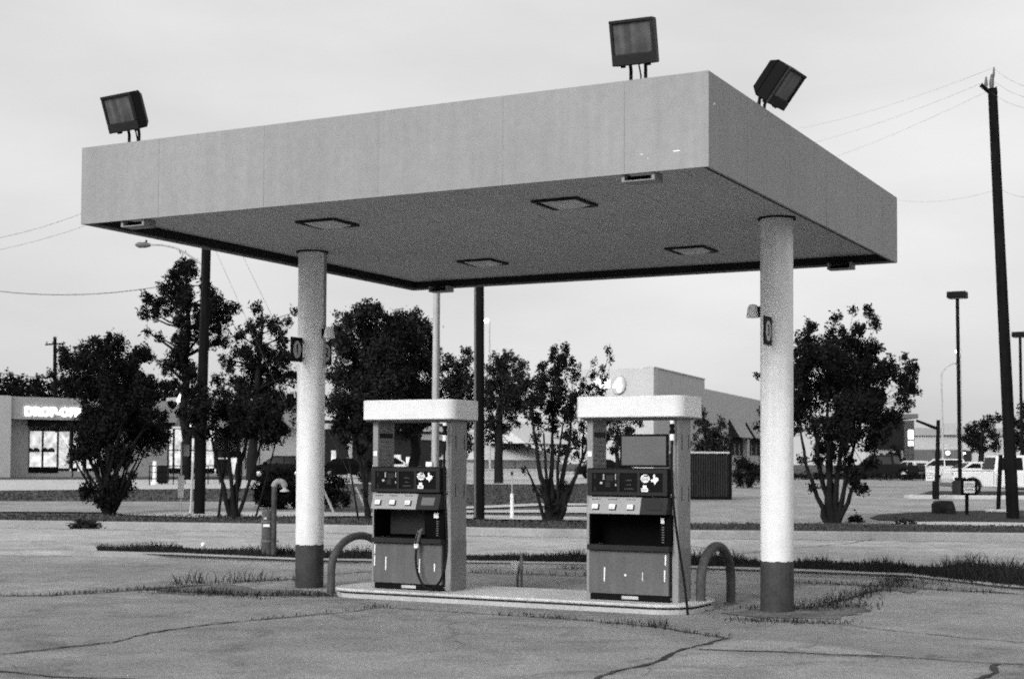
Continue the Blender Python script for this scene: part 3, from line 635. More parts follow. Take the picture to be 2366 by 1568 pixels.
    def smooth_path(pts, n=6):
        pts = [np.array(q, float) for q in pts]; out = []
        for i in range(len(pts) - 1):
            p0, p1_, p2_, p3 = pts[max(i - 1, 0)], pts[i], pts[i + 1], pts[min(i + 2, len(pts) - 1)]
            for k in range(n):
                t = k / n; out.append(.5 * ((2 * p1_) + (-p0 + p2_) * t + (2 * p0 - 5 * p1_ + 4 * p2_ - p3) * t * t + (-p0 + 3 * p1_ - 3 * p2_ + p3) * t ** 3))
        return out + [pts[-1]]
    if right:
        MB().tube(smooth_path([(.52, -.27, 1.82), (.522, -.28, 1.45), (.545, -.29, 1.1), (.60, -.30, .7), (.668, -.30, .3), (.71, -.31, .0), (.72, -.31, -.11)]), .0135, 10).build('hose', M['rubber'], r, smooth=60)
        af = MB().box(-.205, .385, -.05, -.02, 1.50, 1.875).build('advert_frame', M['black'], r, bevel=.004)
        MB().box(-.18, .36, -.054, -.0505, 1.525, 1.85).build('advert_panel', M['mgrey'], af)
    else:
        MB().tube(smooth_path([(.52, -.27, 1.82), (.525, -.29, 1.5), (.545, -.30, 1.15), (.585, -.32, .70), (.59, -.34, .40), (.545, -.37, .17), (.44, -.38, .05), (.32, -.38, .06), (.22, -.37, .2), (.175, -.35, .37), (.175, -.34, .52)]), .0145, 10).build('hose', M['rubber'], r, smooth=60)
        nz = MB().tube([(.175, -.34, .50), (.175, -.335, .57), (.18, -.31, .64), (.185, -.28, .70), (.19, -.22, .74)], [.026, .026, .034, .03, .014], 10).build('nozzle', M['mgrey'], r, smooth=50)
        MB().tube([(.175, -.34, .515), (.175, -.337, .565)], .030, 10).build('swivel', M['mark'], nz, smooth=50)
        MB().tube([(.178, -.36, .53), (.18, -.365, .62), (.186, -.32, .70)], .007, 6).build('trigger_guard', M['dgrey'], nz, smooth=50)
        MB().box(.24, .33, -.25, -.20, 1.4905, 1.55).build('junction_box', M['mark'], r, bevel=.008)
    return r
a, b = P(1360, 1378, .145), P(1553, 1389, .145)
PY = 3.11
def pump_x(u_left, v): 
    d = ray(u_left, v); p = CAM + d * ((PY - .18 - CAM[1]) / d[1]); return p[0] + .56
pump((pump_x(1355, 1378), PY, .11), 'right hand fuel pump with a framed blank panel on top and hose hanging straight down', True)
pump((pump_x(859, 1349), PY, .11), 'left hand fuel pump with its hose looped up to a nozzle at the front', False)

# ================================================================== trees
def leaf_cloud(cent, rad, size, dens, clumps=9, spiky=False, squash=1.0, inner=.6):
    """points for leaf quads: each blob is a cluster of ragged sub-clumps"""
    C = []; 
    for c, r in zip(cent, rad):
        k = max(5, int(clumps * (1.4 + r * .8)))
        for _ in range(k):
            d = RNG.normal(0, 1, 3); d /= np.linalg.norm(d); q = c + d * r * RNG.uniform(.1, 1.0) * np.array([1, 1, squash])
            rr = max(r * RNG.uniform(.25, .5), size * 1.3)
            n = max(4, int(dens * 1.25 * math.pi * r * r / k / (size * size * .42)))
            w_ = RNG.normal(0, 1, (n, 3)); w_ /= np.linalg.norm(w_, axis=1, keepdims=True); w_ *= rr * RNG.uniform(0, 1, (n, 1)) ** .45; tl = RNG.uniform(0, 1, (n, 1)) < .16; w_ = np.where(tl, w_ * RNG.uniform(1.0, 1.9, (n, 1)), w_)
            w_[:, 2] *= 1.25; C.append(q + w_)
    return np.concatenate(C)
def leaves_mesh(name, pts, size, mt, parent, spiky=False):
    n = len(pts); s = size * RNG.uniform(.6, 1.35, (n, 1))
    a = RNG.normal(0, 1, (n, 3)); a /= np.linalg.norm(a, axis=1, keepdims=True)
    b = RNG.normal(0, 1, (n, 3)); b -= (a * b).sum(1, keepdims=True) * a; b /= np.linalg.norm(b, axis=1, keepdims=True)
    a *= s * (.9 if spiky else .62); b *= s * (.26 if spiky else .36)
    v = np.stack([pts - a, pts - a * .1 + b, pts + a, pts - a * .1 - b], 1).reshape(-1, 3)
    me = bpy.data.meshes.new(name); me.vertices.add(n * 4); me.vertices.foreach_set('co', v.ravel())
    me.loops.add(n * 4); me.loops.foreach_set('vertex_index', np.arange(n * 4)); me.polygons.add(n)
    me.polygons.foreach_set('loop_start', np.arange(n) * 4); me.polygons.foreach_set('loop_total', np.full(n, 4)); me.update(); me.validate()
    me.materials.append(mt); o = bpy.data.objects.new(name, me); COL.objects.link(o); o.parent = parent; return o
def tree(name, label, cat, base, D, stems, blobs, size, dens=2.2, mt='leafd', clumps=9, spiky=False, group=None, depth=.7, limbs=True, seed=1, squash=1.0, trunk_r=None):
    global RNG; RNG = np.random.default_rng(seed); rnd = random.Random(seed)
    b = PD(base[0], base[1], D); zb = gz_d(D) + .0
    root = thing(name, label, cat, (b[0], b[1], zb), 0, group); o = np.array([b[0], b[1], zb])
    span = max(bb[0] for bb in blobs) - min(bb[0] for bb in blobs); dm = span / F * D * .5 * depth
    cent = []; rad = []
    for (u, v, r) in blobs:
        r_m = r / F * D * 1.2; c = PD(u, v, D); t = abs(u - (max(bb[0] for bb in blobs) + min(bb[0] for bb in blobs)) / 2) / (span / 2 + 1)
        off = rnd.uniform(-1, 1) * dm * math.sqrt(max(0, 1 - t * t)); c = c + np.array([FWD[0], FWD[1], 0]) * off
        cent.append(c - o); rad.append(r_m)
        if r > 20 and depth > .3:                                      # a second clump behind or before, for real depth
            cent.append(c - o + np.array([FWD[0], FWD[1], 0]) * rnd.uniform(-1, 1) * dm); rad.append(r_m * .8)
    mb = MB()
    tips = []
    for st in stems:
        pts = []; j = rnd.uniform(-1, 1) * dm * .45
        for i, (u, v, rr) in enumerate(st):
            p = PD(u, v, D) - o; t = i / max(1, len(st) - 1); p = p + np.array([FWD[0], FWD[1], 0]) * j * t
            if i == 0: p[2] = min(p[2], .0) - .08
            pts.append(p)
        P2 = []
        for i in range(len(pts) - 1):
            for k in range(3): P2.append(pts[i] + (pts[i + 1] - pts[i]) * k / 3 + (RNG.normal(0, st[i][2] * .25, 3) if i + k else 0))
        P2.append(pts[-1]); R2 = np.interp(np.linspace(0, len(st) - 1, len(P2)), range(len(st)), [q[2] for q in st])
        mb.tube(P2, list(R2), 7); tips.append((P2, R2))
    if limbs and tips:
        for c, r in zip(cent, rad):
            best = None
            for P2, R2 in tips:
                for i in range(len(P2) // 3, len(P2)):
                    q = P2[i]; d = np.linalg.norm(c - q) + (2.5 * max(0, q[2] - c[2]))
                    if best is None or d < best[0]: best = (d, q, R2[i])
            if best and best[0] > .15:
                q = best[1]; m_ = (q + c) / 2 + RNG.normal(0, .12, 3) * best[0] * .4
                mb.tube([q, m_, c, c + (c - m_) * .2], [best[2] * .5, best[2] * .34, best[2] * .16, .006], 5)
    if mb.v: mb.build('trunk', M['bark'], root, smooth=60)
    size *= .64; dens *= (1.5 if spiky else 1.15)
    pts = leaf_cloud(cent, rad, size, dens, clumps, spiky, squash); pts = pts[pts[:, 2] > .03]
    leaves_mesh('crown', pts, size, M[mt], root, spiky); return root
def dg(u, v): return dist(*G(u, v)[:2])

# big bushy multi stem tree at the left
st = [[(252, 1188, .10), (245, 1130, .07), (t[0], t[1], .035)] for t in ((190, 1000), (213, 960), (240, 970), (268, 950), (292, 980), (330, 1000))] + [[(250, 1188, .06), (215, 1120, .04), (165, 1050, .02)], [(258, 1188, .06), (290, 1120, .04), (318, 1040, .02)], [(250, 1188, .05), (250, 1100, .04), (228, 1020, .02)], [(256, 1188, .05), (275, 1090, .04), (262, 1000, .02)]]
st += [[(252 + (t[0] - 250) * .08, 1188, .05), (250 + (t[0] - 250) * .55, 1110, .035), (t[0], t[1], .014)] for t in ((165, 1030), (182, 1010), (202, 1000), (222, 990), (245, 1000), (258, 985), (278, 1000), (300, 1010), (322, 1015), (340, 1030))]
tree('multi_stem_tree', 'big black bushy multi stem tree at far left, hiding the shop front', 'tree', (253, 1187), dg(253, 1188), st,
 [(145, 812, 16), (155, 840, 30), (120, 865, 12), (163, 890, 24), (215, 830, 32), (205, 870, 40), (272, 785, 18), (270, 815, 36), (312, 815, 24), (300, 850, 36), (226, 930, 46), (285, 920, 62), (345, 900, 34), (368, 915, 26), (372, 960, 22), (240, 1000, 58), (310, 985, 46), (205, 960, 28), (172, 990, 18), (125, 985, 8), (385, 900, 14), (395, 935, 10), (345, 1010, 24), (360, 1040, 10), (200, 1050, 24), (300, 1045, 24), (250, 1060, 30), (262, 1140, 18), (240, 1150, 18), (250, 1120, 24), (232, 1130, 20), (275, 1130, 22), (255, 1160, 13), (205, 1115, 8), (310, 1095, 9)],
 .105, 2.6, 'leafd', 8, seed=11)
# tall pine
tree('pine_tree', 'tall loose crowned pine rising behind the left utility pole', 'tree', (427, 1127), 100, [[(427, 1127, .42), (425, 950, .30), (432, 760, .20), (430, 610, .06)]],
 [(430, 612, 22), (408, 640, 22), (448, 635, 20), (385, 668, 18), (425, 672, 26), (375, 690, 14), (470, 655, 16), (485, 680, 16), (400, 700, 18), (345, 690, 16), (365, 705, 20), (335, 725, 14), (352, 722, 14), (440, 705, 24), (500, 705, 24), (530, 715, 20), (518, 735, 16), (470, 730, 26), (548, 715, 8), (405, 735, 14), (385, 722, 10), (428, 745, 20), (395, 775, 14), (360, 775, 10), (345, 768, 6), (430, 790, 24), (470, 775, 20), (500, 758, 18), (420, 830, 26), (400, 850, 20), (440, 860, 24), (520, 790, 14), (500, 790, 14)],
 .30, 2.0, 'leafd', 9, True, depth=.6, seed=12)
tree('pine_tree', 'shorter open crowned pine just left of the left canopy column', 'tree', (580, 1120), 98, [[(580, 1120, .38), (585, 950, .26), (600, 800, .14), (603, 715, .05)]],
 [(600, 715, 14), (598, 740, 16), (575, 752, 16), (622, 745, 16), (560, 775, 16), (595, 775, 20), (640, 765, 16), (670, 745, 12), (680, 720, 8), (655, 785, 18), (612, 810, 24), (575, 815, 22), (545, 810, 14), (655, 825, 24), (535, 845, 18), (520, 830, 10), (585, 855, 28), (630, 865, 28), (670, 870, 20), (545, 880, 22), (505, 880, 16), (600, 900, 30), (640, 920, 30), (560, 920, 30), (670, 930, 22), (520, 910, 18)],
 .30, 1.8, 'leafd', 9, True, depth=.6, seed=13)
# slim crepe myrtle left
tree('crepe_myrtle', 'slim fork trunked tree between the left utility pole and the left column', 'tree', (538, 1196), dg(538, 1197),
 [[(540, 1197, .13), (541, 1140, .10), (546, 1092, .09), (560, 1040, .05), (572, 990, .03)], [(546, 1095, .07), (528, 1055, .05), (515, 1000, .03)], [(546, 1095, .06), (590, 1060, .04), (605, 1000, .025)], [(534, 1190, .09), (515, 1120, .06), (505, 1080, .05), (490, 1010, .03)], [(546, 1095, .05), (550, 1050, .035), (545, 990, .02)], [(505, 1085, .04), (520, 1030, .03), (530, 980, .02)], [(590, 1060, .03), (640, 1000, .02)]],
 [(465, 905, 26), (440, 930, 22), (480, 940, 32), (415, 955, 14), (450, 965, 28), (510, 950, 34), (555, 945, 38), (600, 950, 38), (640, 970, 30), (660, 990, 20), (620, 1000, 28), (530, 995, 30), (580, 995, 30), (480, 995, 24), (450, 1000, 14), (645, 1010, 16)],
 .11, 2.4, 'leafd', 8, seed=14)
# two large round oaks in the middle
tree('oak_tree', 'large dense round crowned tree directly right of the left column', 'tree', (850, 1118), 92, [[(852, 1118, .45), (850, 1000, .35), (848, 850, .2)]],
 [(850, 712, 18), (840, 730, 26), (872, 722, 22), (805, 745, 24), (780, 765, 18), (770, 785, 16), (850, 770, 44), (900, 755, 26), (800, 800, 40), (880, 810, 46), (840, 850, 50), (785, 870, 34), (895, 870, 44), (840, 920, 50), (780, 930, 30), (890, 930, 44), (840, 980, 40), (790, 985, 26), (890, 985, 32)],
 .24, 2.6, 'leafm', 10, seed=15)
tree('oak_tree', 'large dense tree behind the left pump, touching the pale metal pole', 'tree', (955, 1118), 96, [[(955, 1118, .4), (955, 1000, .3), (955, 850, .18)]],
 [(925, 745, 26), (955, 742, 26), (985, 755, 20), (1000, 780, 18), (960, 790, 44), (920, 790, 36), (1005, 810, 18), (980, 840, 36), (930, 850, 44), (1000, 855, 20), (960, 900, 44), (1000, 905, 24), (930, 940, 40), (985, 950, 32), (945, 985, 30), (1015, 960, 14)],
 .24, 2.6, 'leafm', 10, seed=16)
tree('crepe_myrtle', 'slim leaning tree close beside the left edge of the left pump', 'tree', (848, 1198), dg(848, 1199),
 [[(850, 1199, .09), (846, 1130, .06), (830, 1060, .05), (815, 980, .03)], [(846, 1130, .05), (850, 1040, .03), (852, 970, .02)], [(830, 1060, .03), (795, 1000, .02)]],
 [(800, 930, 26), (830, 940, 28), (855, 960, 24), (790, 965, 24), (825, 985, 26), (855, 1005, 20), (810, 1015, 18), (840, 1040, 16), (850, 1075, 12), (835, 1100, 10), (775, 990, 12), (845, 1140, 8)], .11, 2.2, 'leafd', 8, seed=17)
tree('mid_tree', 'medium ragged tree between the pale metal pole and the dark wooden pole', 'tree', (1052, 1116), 95, [[(1055, 1116, .25), (1055, 980, .18), (1060, 860, .08)]],
 [(1038, 830, 14), (1028, 850, 14), (1080, 812, 16), (1078, 835, 16), (1055, 845, 20), (1070, 870, 24), (1040, 885, 24), (1090, 890, 20), (1055, 915, 28), (1085, 935, 22), (1040, 950, 22), (1075, 975, 24), (1060, 1010, 24), (1085, 1035, 20), (1050, 1045, 16)], .22, 2.2, 'leafm', 9, seed=18)
tree('mid_tree', 'straight trunked tree just right of the dark wooden pole', 'tree', (1152, 1116), 92, [[(1152, 1116, .30), (1152, 1040, .26), (1155, 940, .18), (1160, 850, .08)]],
 [(1150, 830, 18), (1170, 822, 14), (1190, 828, 16), (1130, 850, 18), (1165, 855, 28), (1205, 845, 14), (1200, 870, 22), (1140, 890, 26), (1180, 900, 30), (1215, 890, 18), (1130, 930, 22), (1165, 940, 30), (1200, 935, 22), (1135, 975, 22), (1165, 985, 20), (1190, 975, 14), (1130, 1010, 18), (1150, 1020, 12), (1175, 1030, 8)], .20, 1.9, 'leafm', 9, seed=19)
# crepe myrtle centre
tree('crepe_myrtle', 'airy multi stem tree left of the right pump with pale gaps in its crown', 'tree', (1275, 1203), dg(1275, 1204),
 [[(1272, 1204, .16), (1262, 1140, .09), (1246, 1080, .06), (1236, 1010, .04), (1225, 940, .02)], [(1276, 1204, .16), (1276, 1110, .07), (1278, 1010, .04), (1275, 930, .02)], [(1283, 1202, .14), (1300, 1110, .07), (1318, 1010, .04), (1325, 930, .02)], [(1286, 1202, .12), (1330, 1100, .05), (1362, 1015, .03), (1385, 940, .02)], [(1262, 1150, .06), (1228, 1105, .03), (1212, 1075, .015)], [(1290, 1180, .06), (1320, 1130, .04), (1345, 1060, .03), (1350, 980, .02)], [(1276, 1180, .05), (1262, 1080, .04), (1256, 1000, .02)], [(1290, 1180, .05), (1288, 1080, .04), (1300, 980, .02)]],
 [(1312, 798, 12), (1285, 805, 10), (1275, 825, 18), (1300, 830, 22), (1325, 835, 14), (1255, 845, 16), (1285, 860, 24), (1325, 870, 18), (1345, 890, 14), (1375, 830, 7), (1405, 810, 9), (1412, 830, 8), (1395, 850, 9), (1370, 870, 12), (1395, 880, 12), (1365, 900, 18), (1395, 905, 12), (1250, 885, 26), (1225, 880, 16), (1210, 905, 16), (1290, 905, 30), (1330, 920, 24), (1240, 925, 26), (1270, 950, 28), (1315, 955, 26), (1215, 945, 18), (1350, 940, 20), (1240, 970, 22), (1345, 985, 16), (1350, 1020, 14), (1325, 1010, 14), (1280, 990, 18), (1240, 1010, 12), (1345, 1060, 9), (1265, 1140, 16), (1290, 1150, 16), (1255, 1120, 11), (1302, 1125, 13), (1235, 1130, 7), (1210, 1085, 7), (1280, 1175, 13)],
 .095, 1.6, 'leafd', 7, seed=20)
tree('mid_tree', 'small leafy tree seen through the gap in the right pump above its advert panel', 'tree', (1425, 1112), 105, [[(1425, 1112, .2), (1425, 1040, .15), (1428, 985, .08)]],
 [(1400, 975, 16), (1425, 965, 16), (1455, 968, 16), (1478, 975, 10), (1415, 995, 18), (1450, 995, 18), (1400, 1010, 14), (1430, 1020, 18), (1465, 1010, 10), (1415, 1040, 12)], .20, 2.0, 'leafm', 8, seed=21)
tree('pine_tree', 'pointed evergreen standing behind the dark ribbed container', 'tree', (1645, 1120), 88, [[(1640, 1120, .2), (1632, 1020, .12), (1620, 935, .04)]],
 [(1618, 935, 7), (1620, 955, 9), (1612, 975, 14), (1635, 975, 13), (1668, 978, 13), (1625, 1000, 20), (1655, 1000, 20), (1680, 1015, 14), (1620, 1030, 20), (1650, 1030, 24), (1682, 1035, 14), (1640, 1060, 22), (1610, 1055, 14)], .20, 2.0, 'leafm', 8, seed=22)
def shrub(label, base, D, blobs, size, mt='leafd', seed=1, dens=2.6, name='shrub'): return tree(name, label, 'shrub', base, D, [], blobs, size, dens, mt, 9, limbs=False, seed=seed)
shrub('loose rounded bush between the ribbed container and the right column', (1725, 1122), 82, [(1715, 1072, 18), (1740, 1085, 22), (1705, 1095, 16), (1735, 1108, 18), (1760, 1100, 16), (1712, 1115, 12)], .16, seed=23)
shrub('big dark rounded bush behind the U shaped vent pipe', (632, 1174), dg(632, 1176), [(640, 1095, 20), (615, 1110, 22), (660, 1105, 24), (595, 1135, 20), (630, 1135, 34), (670, 1135, 28), (605, 1158, 18), (640, 1160, 24), (675, 1160, 18), (690, 1120, 16)], .12, seed=24)
shrub('dark rounded bush just right of the left column', (775, 1174), dg(775, 1176), [(765, 1105, 14), (785, 1115, 18), (760, 1135, 22), (790, 1145, 20), (770, 1160, 18), (740, 1140, 20), (800, 1160, 10)], .12, seed=25)
# tree at right
tree('multi_stem_tree', 'large dark multi stem tree just right of the right column', 'tree', (1922, 1208), dg(1922, 1210),
 [[(1918, 1210, .10), (1888, 1150, .06), (1868, 1090, .05), (1853, 1020, .035), (1845, 950, .02)], [(1920, 1210, .10), (1905, 1120, .07), (1893, 1020, .05), (1880, 930, .02)], [(1922, 1210, .12), (1918, 1110, .08), (1915, 1000, .05), (1915, 900, .03)], [(1926, 1210, .11), (1935, 1110, .07), (1948, 1000, .05), (1955, 900, .03)], [(1930, 1210, .09), (1950, 1120, .06), (1972, 1030, .04), (1995, 950, .02)], [(1932, 1208, .08), (1965, 1130, .05), (1990, 1085, .02)], [(1922, 1205, .09), (1925, 1100, .07), (1932, 960, .04)]],
 [(1985, 712, 9), (1990, 732, 16), (2008, 752, 14), (1985, 760, 20), (1910, 745, 12), (1885, 755, 12), (1935, 765, 18), (1855, 765, 14), (1875, 785, 24), (1960, 790, 28), (2005, 790, 22), (1920, 800, 30), (2035, 800, 16), (1850, 810, 24), (1890, 830, 38), (1960, 835, 44), (2015, 830, 34), (2050, 838, 18), (2070, 832, 10), (2045, 865, 26), (2085, 872, 18), (2110, 868, 10), (2085, 895, 20), (2070, 930, 20), (2060, 850, 22), (2035, 800, 20), (1860, 870, 36), (1925, 890, 50), (2000, 890, 44), (2045, 910, 26), (2085, 905, 12), (1815, 880, 22), (1770, 862, 6), (1750, 868, 5), (1800, 930, 22), (1760, 950, 12), (1750, 985, 8), (1870, 935, 36), (1935, 950, 44), (1995, 945, 36), (2035, 955, 22), (2045, 975, 12), (1860, 985, 26), (1910, 1000, 32), (1965, 995, 32), (2010, 990, 20), (1940, 1035, 24), (1900, 1040, 18), (1975, 1040, 16), (1985, 1105, 16), (1970, 1125, 14), (1960, 1060, 14), (1880, 1100, 8), (1855, 1125, 6), (1940, 1090, 10), (1925, 1140, 8), (1850, 920, 22), (1852, 958, 18), (1852, 990, 14), (1860, 840, 26), (2095, 885, 20), (2108, 900, 12), (2080, 850, 18), (2050, 962, 24), (2022, 1000, 22), (1990, 1028, 20), (1992, 1070, 15), (1978, 1098, 17), (1966, 1130, 13), (1945, 1112, 14), (1862, 1060, 9), (1888, 1062, 14), (1915, 1080, 14), (1900, 1130, 8)],
 .105, 2.5, 'leafd', 8, seed=26)
for k, (u, v, h, w) in enumerate([(1975, 1206, 12, 14), (2088, 1211, 9, 24)]):
    shrub(['low leafy sucker growth at the foot of the tree beside the right column', 'low broad weedy clump at the edge of the dark planting bed'][k], (u, v), dg(u, v + 2), [(u - w * .6, v - h * .5, h * .7), (u, v - h * .8, h * .8), (u + w * .6, v - h * .4, h * .7), (u + w, v - h * .2, h * .5)], .10, 'leafm', 40 + k)
tree('mid_tree', 'dark spreading tree above the white pickup, left of the leaning pole', 'tree', (2268, 1108), 105, [[(2268, 1108, .25), (2268, 1050, .2), (2270, 1000, .1)]],
 [(2240, 995, 14), (2265, 985, 18), (2290, 975, 16), (2305, 965, 12), (2230, 1012, 12), (2260, 1010, 22), (2290, 1005, 20), (2300, 1030, 14), (2245, 1030, 12), (2275, 1035, 14)], .22, 2.2, 'leafd', 8, seed=27)
tree('mid_tree', 'dark tree cut by the right edge of the picture', 'tree', (2372, 1110), 100, [[(2372, 1110, .3), (2370, 1040, .2), (2368, 960, .1)]],
 [(2358, 940, 12), (2370, 955, 18), (2350, 975, 16), (2375, 990, 26), (2345, 1005, 16), (2360, 1025, 20), (2330, 1000, 12), (2400, 970, 26), (2410, 1010, 30), (2335, 1030, 12)], .22, 2.2, 'leafd', 8, seed=28)
shrub('small dark shrub beside the lit sign of the far brick building', (2072, 1072), 130, [(2065, 1032, 9), (2075, 1045, 11), (2062, 1055, 10), (2080, 1060, 9)], .2, seed=29)
tree('hedge', 'long low dark clipped hedge in front of the dark pickup truck', 'hedge', (1980, 1105), 86, [], [(u, 1099, 6) for u in range(1838, 2150, 11)], .14, 3.0, 'leafd', 7, limbs=False, seed=31, depth=.03)
# far wood behind the shops: one mass
RNG = np.random.default_rng(5); C_ = []; Rr_ = []
for k in range(60):
    u = -260 + k * 11.5 + RNG.uniform(-8, 8); top = 866 + RNG.uniform(-8, 12) + (8 if u > 60 else 0); r = 20
    for v in (top + 16, top + 45, top + 80): C_.append(PD(u, v, 150 + RNG.uniform(-6, 6))); Rr_.append(r / F * 150)
for k in range(46):
    u = 640 + k * 20 + RNG.uniform(-8, 8); top = 1000 + RNG.uniform(-10, 14)
    for v in (top + 14, top + 44): C_.append(PD(u, v, 175 + RNG.uniform(-6, 6))); Rr_.append(20 / F * 175)
root = None
pts = leaf_cloud(C_, Rr_, .35, 1.6, 6)
fw = leaves_mesh('far_wood', pts, .35, M['leafd'], None); tag(fw, 'dark line of woodland behind the shops on the left', 'woodland', None, 'stuff')

dp_ = leaves_mesh('debris_clump', np.array([DEB + np.array([RGT[0], RGT[1], 0]) * a + np.array([0, 0, abs(b)]) for a, b in zip(RNG.normal(0, .16, 500), RNG.normal(0, .08, 500))]) + RNG.normal(0, .05, (500, 3)), .10, M['blade'], None); tag(dp_, 'low dark clump of debris lying against the far kerb', 'debris')

# ================================================================== poles, lamps and wires
def lean_pole(name, label, cat, ub, vb, ut, vt, rb, rt, mt, D=None):
    D = D or dg(ub, vb); b = PD(ub, vb, D); b[2] = gz_d(D); t = PD(ut, vt, D); r = thing(name, label, cat, b)
    MB().tube([(0, 0, -.1), *( (t - b) * q for q in (.33, .66, 1.))], [rb, rb * .67 + rt * .33, rb * .33 + rt * .67, rt], 14).build('pole', mt, r, smooth=60)
    return r, b, t, D
def loc(r, u, v, D): return PD(u, v, D) - np.array(r.location)
up, ub_, ut_, UD = lean_pole('utility_pole', 'leaning black wooden utility pole at the right edge with insulators on top', 'utility pole', 2341, 1199, 2293, 205, .18, .13, M['wood'])
for u, v0, v1, rr in ((2296, 155, 178, .035), (2278, 178, 205, .055), (2291, 172, 205, .075), (2301, 200, 222, .05)):
    a, b = loc(up, u, v1, UD), loc(up, u + .5, v0, UD); MB().tube([a, a + (b - a) * .3, a + (b - a) * .6, b], [rr * .6, rr, rr * .8, rr * .4], 10).build('insulator', M['mgrey'], up, smooth=40)
a, b = loc(up, 2266, 196, UD), loc(up, 2292, 218, UD); MB().tube([a, b], [.06, .06], 10).build('bracket_arm', M['black'], up, smooth=40)
a, b = loc(up, 2294, 215, UD), loc(up, 2296, 160, UD); MB().tube([a, b], .02, 8).build('pin', M['dgrey'], up, smooth=40)
lp, lb, lt, LD = lean_pole('utility_pole', 'dark wooden utility pole with a curved street lamp arm near the left tree', 'utility pole', 460, 1187, 482, 380, .165, .125, M['wood'])
arm = [loc(lp, u, v, LD) for u, v in ((474, 618), (455, 602), (430, 585), (405, 572), (375, 566), (345, 565), (338, 565))]
q = MB().tube(arm, .028, 8).build('lamp_arm', M['galv'], lp, smooth=60)
c = loc(lp, 330, 566, LD); ax = np.array([RGT[0], RGT[1], 0]); ay = np.array([FWD[0], FWD[1], 0])
h = MB().tube([c + ax * .22, c + ax * .08, c - ax * .12, c - ax * .22], [.05, .085, .09, .03], 10).build('lamp_head', M['mgrey'], q, smooth=60)
MB().lathe([(.03, .06), (.03, .14), (.015, .15)], tuple(c + ax * .1), 8).build('photocell', M['dgrey'], h, smooth=40)
cp_, cb_, ct_, CDp = lean_pole('utility_pole', 'thick dark wooden pole standing between the two pumps', 'utility pole', 1107, 1199, 1107, 245, .155, .125, M['wood'])
MB().tube([loc(cp_, 1098, 1195, CDp - .12), loc(cp_, 1098, 660, CDp - .12)], .035, 8).build('conduit', M['mgrey'], cp_, smooth=60)
mp_, mb_, mt_, MD = lean_pole('metal_pole', 'pale galvanised metal pole rising behind the left pump', 'pole', 1003, 1196, 1010, 420, .095, .075, M['galv'])
MB().tube([loc(mp_, 1012, 1190, MD - .05), loc(mp_, 1017, 430, MD - .05)], .02, 8).build('conduit', M['mgrey'], mp_, smooth=60)
fp, *_r, FD = lean_pole('utility_pole', 'distant small pole with a crossarm above the far left trees', 'utility pole', 127, 1085, 127, 778, .2, .13, M['wood'], 118)
MB().tube([loc(fp, 105, 796, FD), loc(fp, 150, 793, FD)], .07, 6).build('crossarm', M['wood'], fp)
for u in (108, 122, 147): MB().tube([loc(fp, u, 795, FD), loc(fp, u, 789, FD)], .05, 6).build('insulator', M['mgrey'], fp)
# square head parking lot lights
def lot_light(label, ub, vb, vt, D, ut):
    r, b, t, D = lean_pole('parking_light', label, 'light pole', ub, vb, ut, vt, .085, .075, M['black'], D); tl = t - b
    MB().lathe([(.34, -.1), (.34, .72), (.30, .76)], (0, 0, 0), 20).build('concrete_base', M['dgrey'], r, smooth=40)
    MB().box(-.2, .2, -.2, .2, .76, .90).build('base_cover', M['black'], r)
    MB().box(tl[0] - .40, tl[0] + .40, tl[1] - .30, tl[1] + .30, tl[2] - .02, tl[2] + .26).build('lamp_head', M['black'], r, bevel=.03)
    MB().box(tl[0] - .32, tl[0] + .32, tl[1] - .22, tl[1] + .22, tl[2] - .035, tl[2] - .021).build('lens', M['lgrey'], r)
lot_light('black parking light with a shoebox head on a round dark base, beside the white pickup', 2219, 1149, 688, 64, 2212)
lot_light('farther black parking light cut by the right edge of the picture', 2362, 1140, 778, 80, 2357)
# curved street lamp far right, and two lit lamps far away
r, b, t, D = lean_pole('street_lamp', 'distant thin grey street lamp with a curved arm behind the slanted arm post', 'street lamp', 2180, 1096, 2175, 862, .09, .06, M['galv'], 120)
MB().tube([loc(r, u, v, D) for u, v in ((2175, 866), (2179, 856), (2188, 847), (2198, 841), (2206, 838))], .05, 8).build('arm', M['galv'], r, smooth=60)
MB().tube([loc(r, 2204, 839, D), loc(r, 2209, 838, D), loc(r, 2216, 838, D)], [.06, .12, .05], 8).build('lamp_head', M['galv'], r, smooth=60)
def lit_lamp(label, ub, vb, ul, vl, D, ut, vt):
    r, b, t, D = lean_pole('street_lamp', label, 'street lamp', ub, vb, ut, vt, .09, .05, M['galv'], D)
    MB().tube([loc(r, ut, vt, D), loc(r, (ut + ul) / 2, vt - 3, D), loc(r, ul, vl - 4, D)], .045, 8).build('arm', M['galv'], r, smooth=60)
    c = loc(r, ul, vl, D); MB().lathe([(.05, .17), (.16, .11), (.20, 0), (.15, -.12), (.04, -.17)], tuple(c), 14).build('lamp_globe', M['lampglow'], r, smooth=60)
lit_lamp('distant lit street lamp beside the dark wooden pole between the pumps', 1132, 1100, 1124, 741, 120, 1131, 742)
lit_lamp('distant lit street lamp shining beside the black parking light pole', 2222, 1098, 2212, 812, 120, 2219, 808)
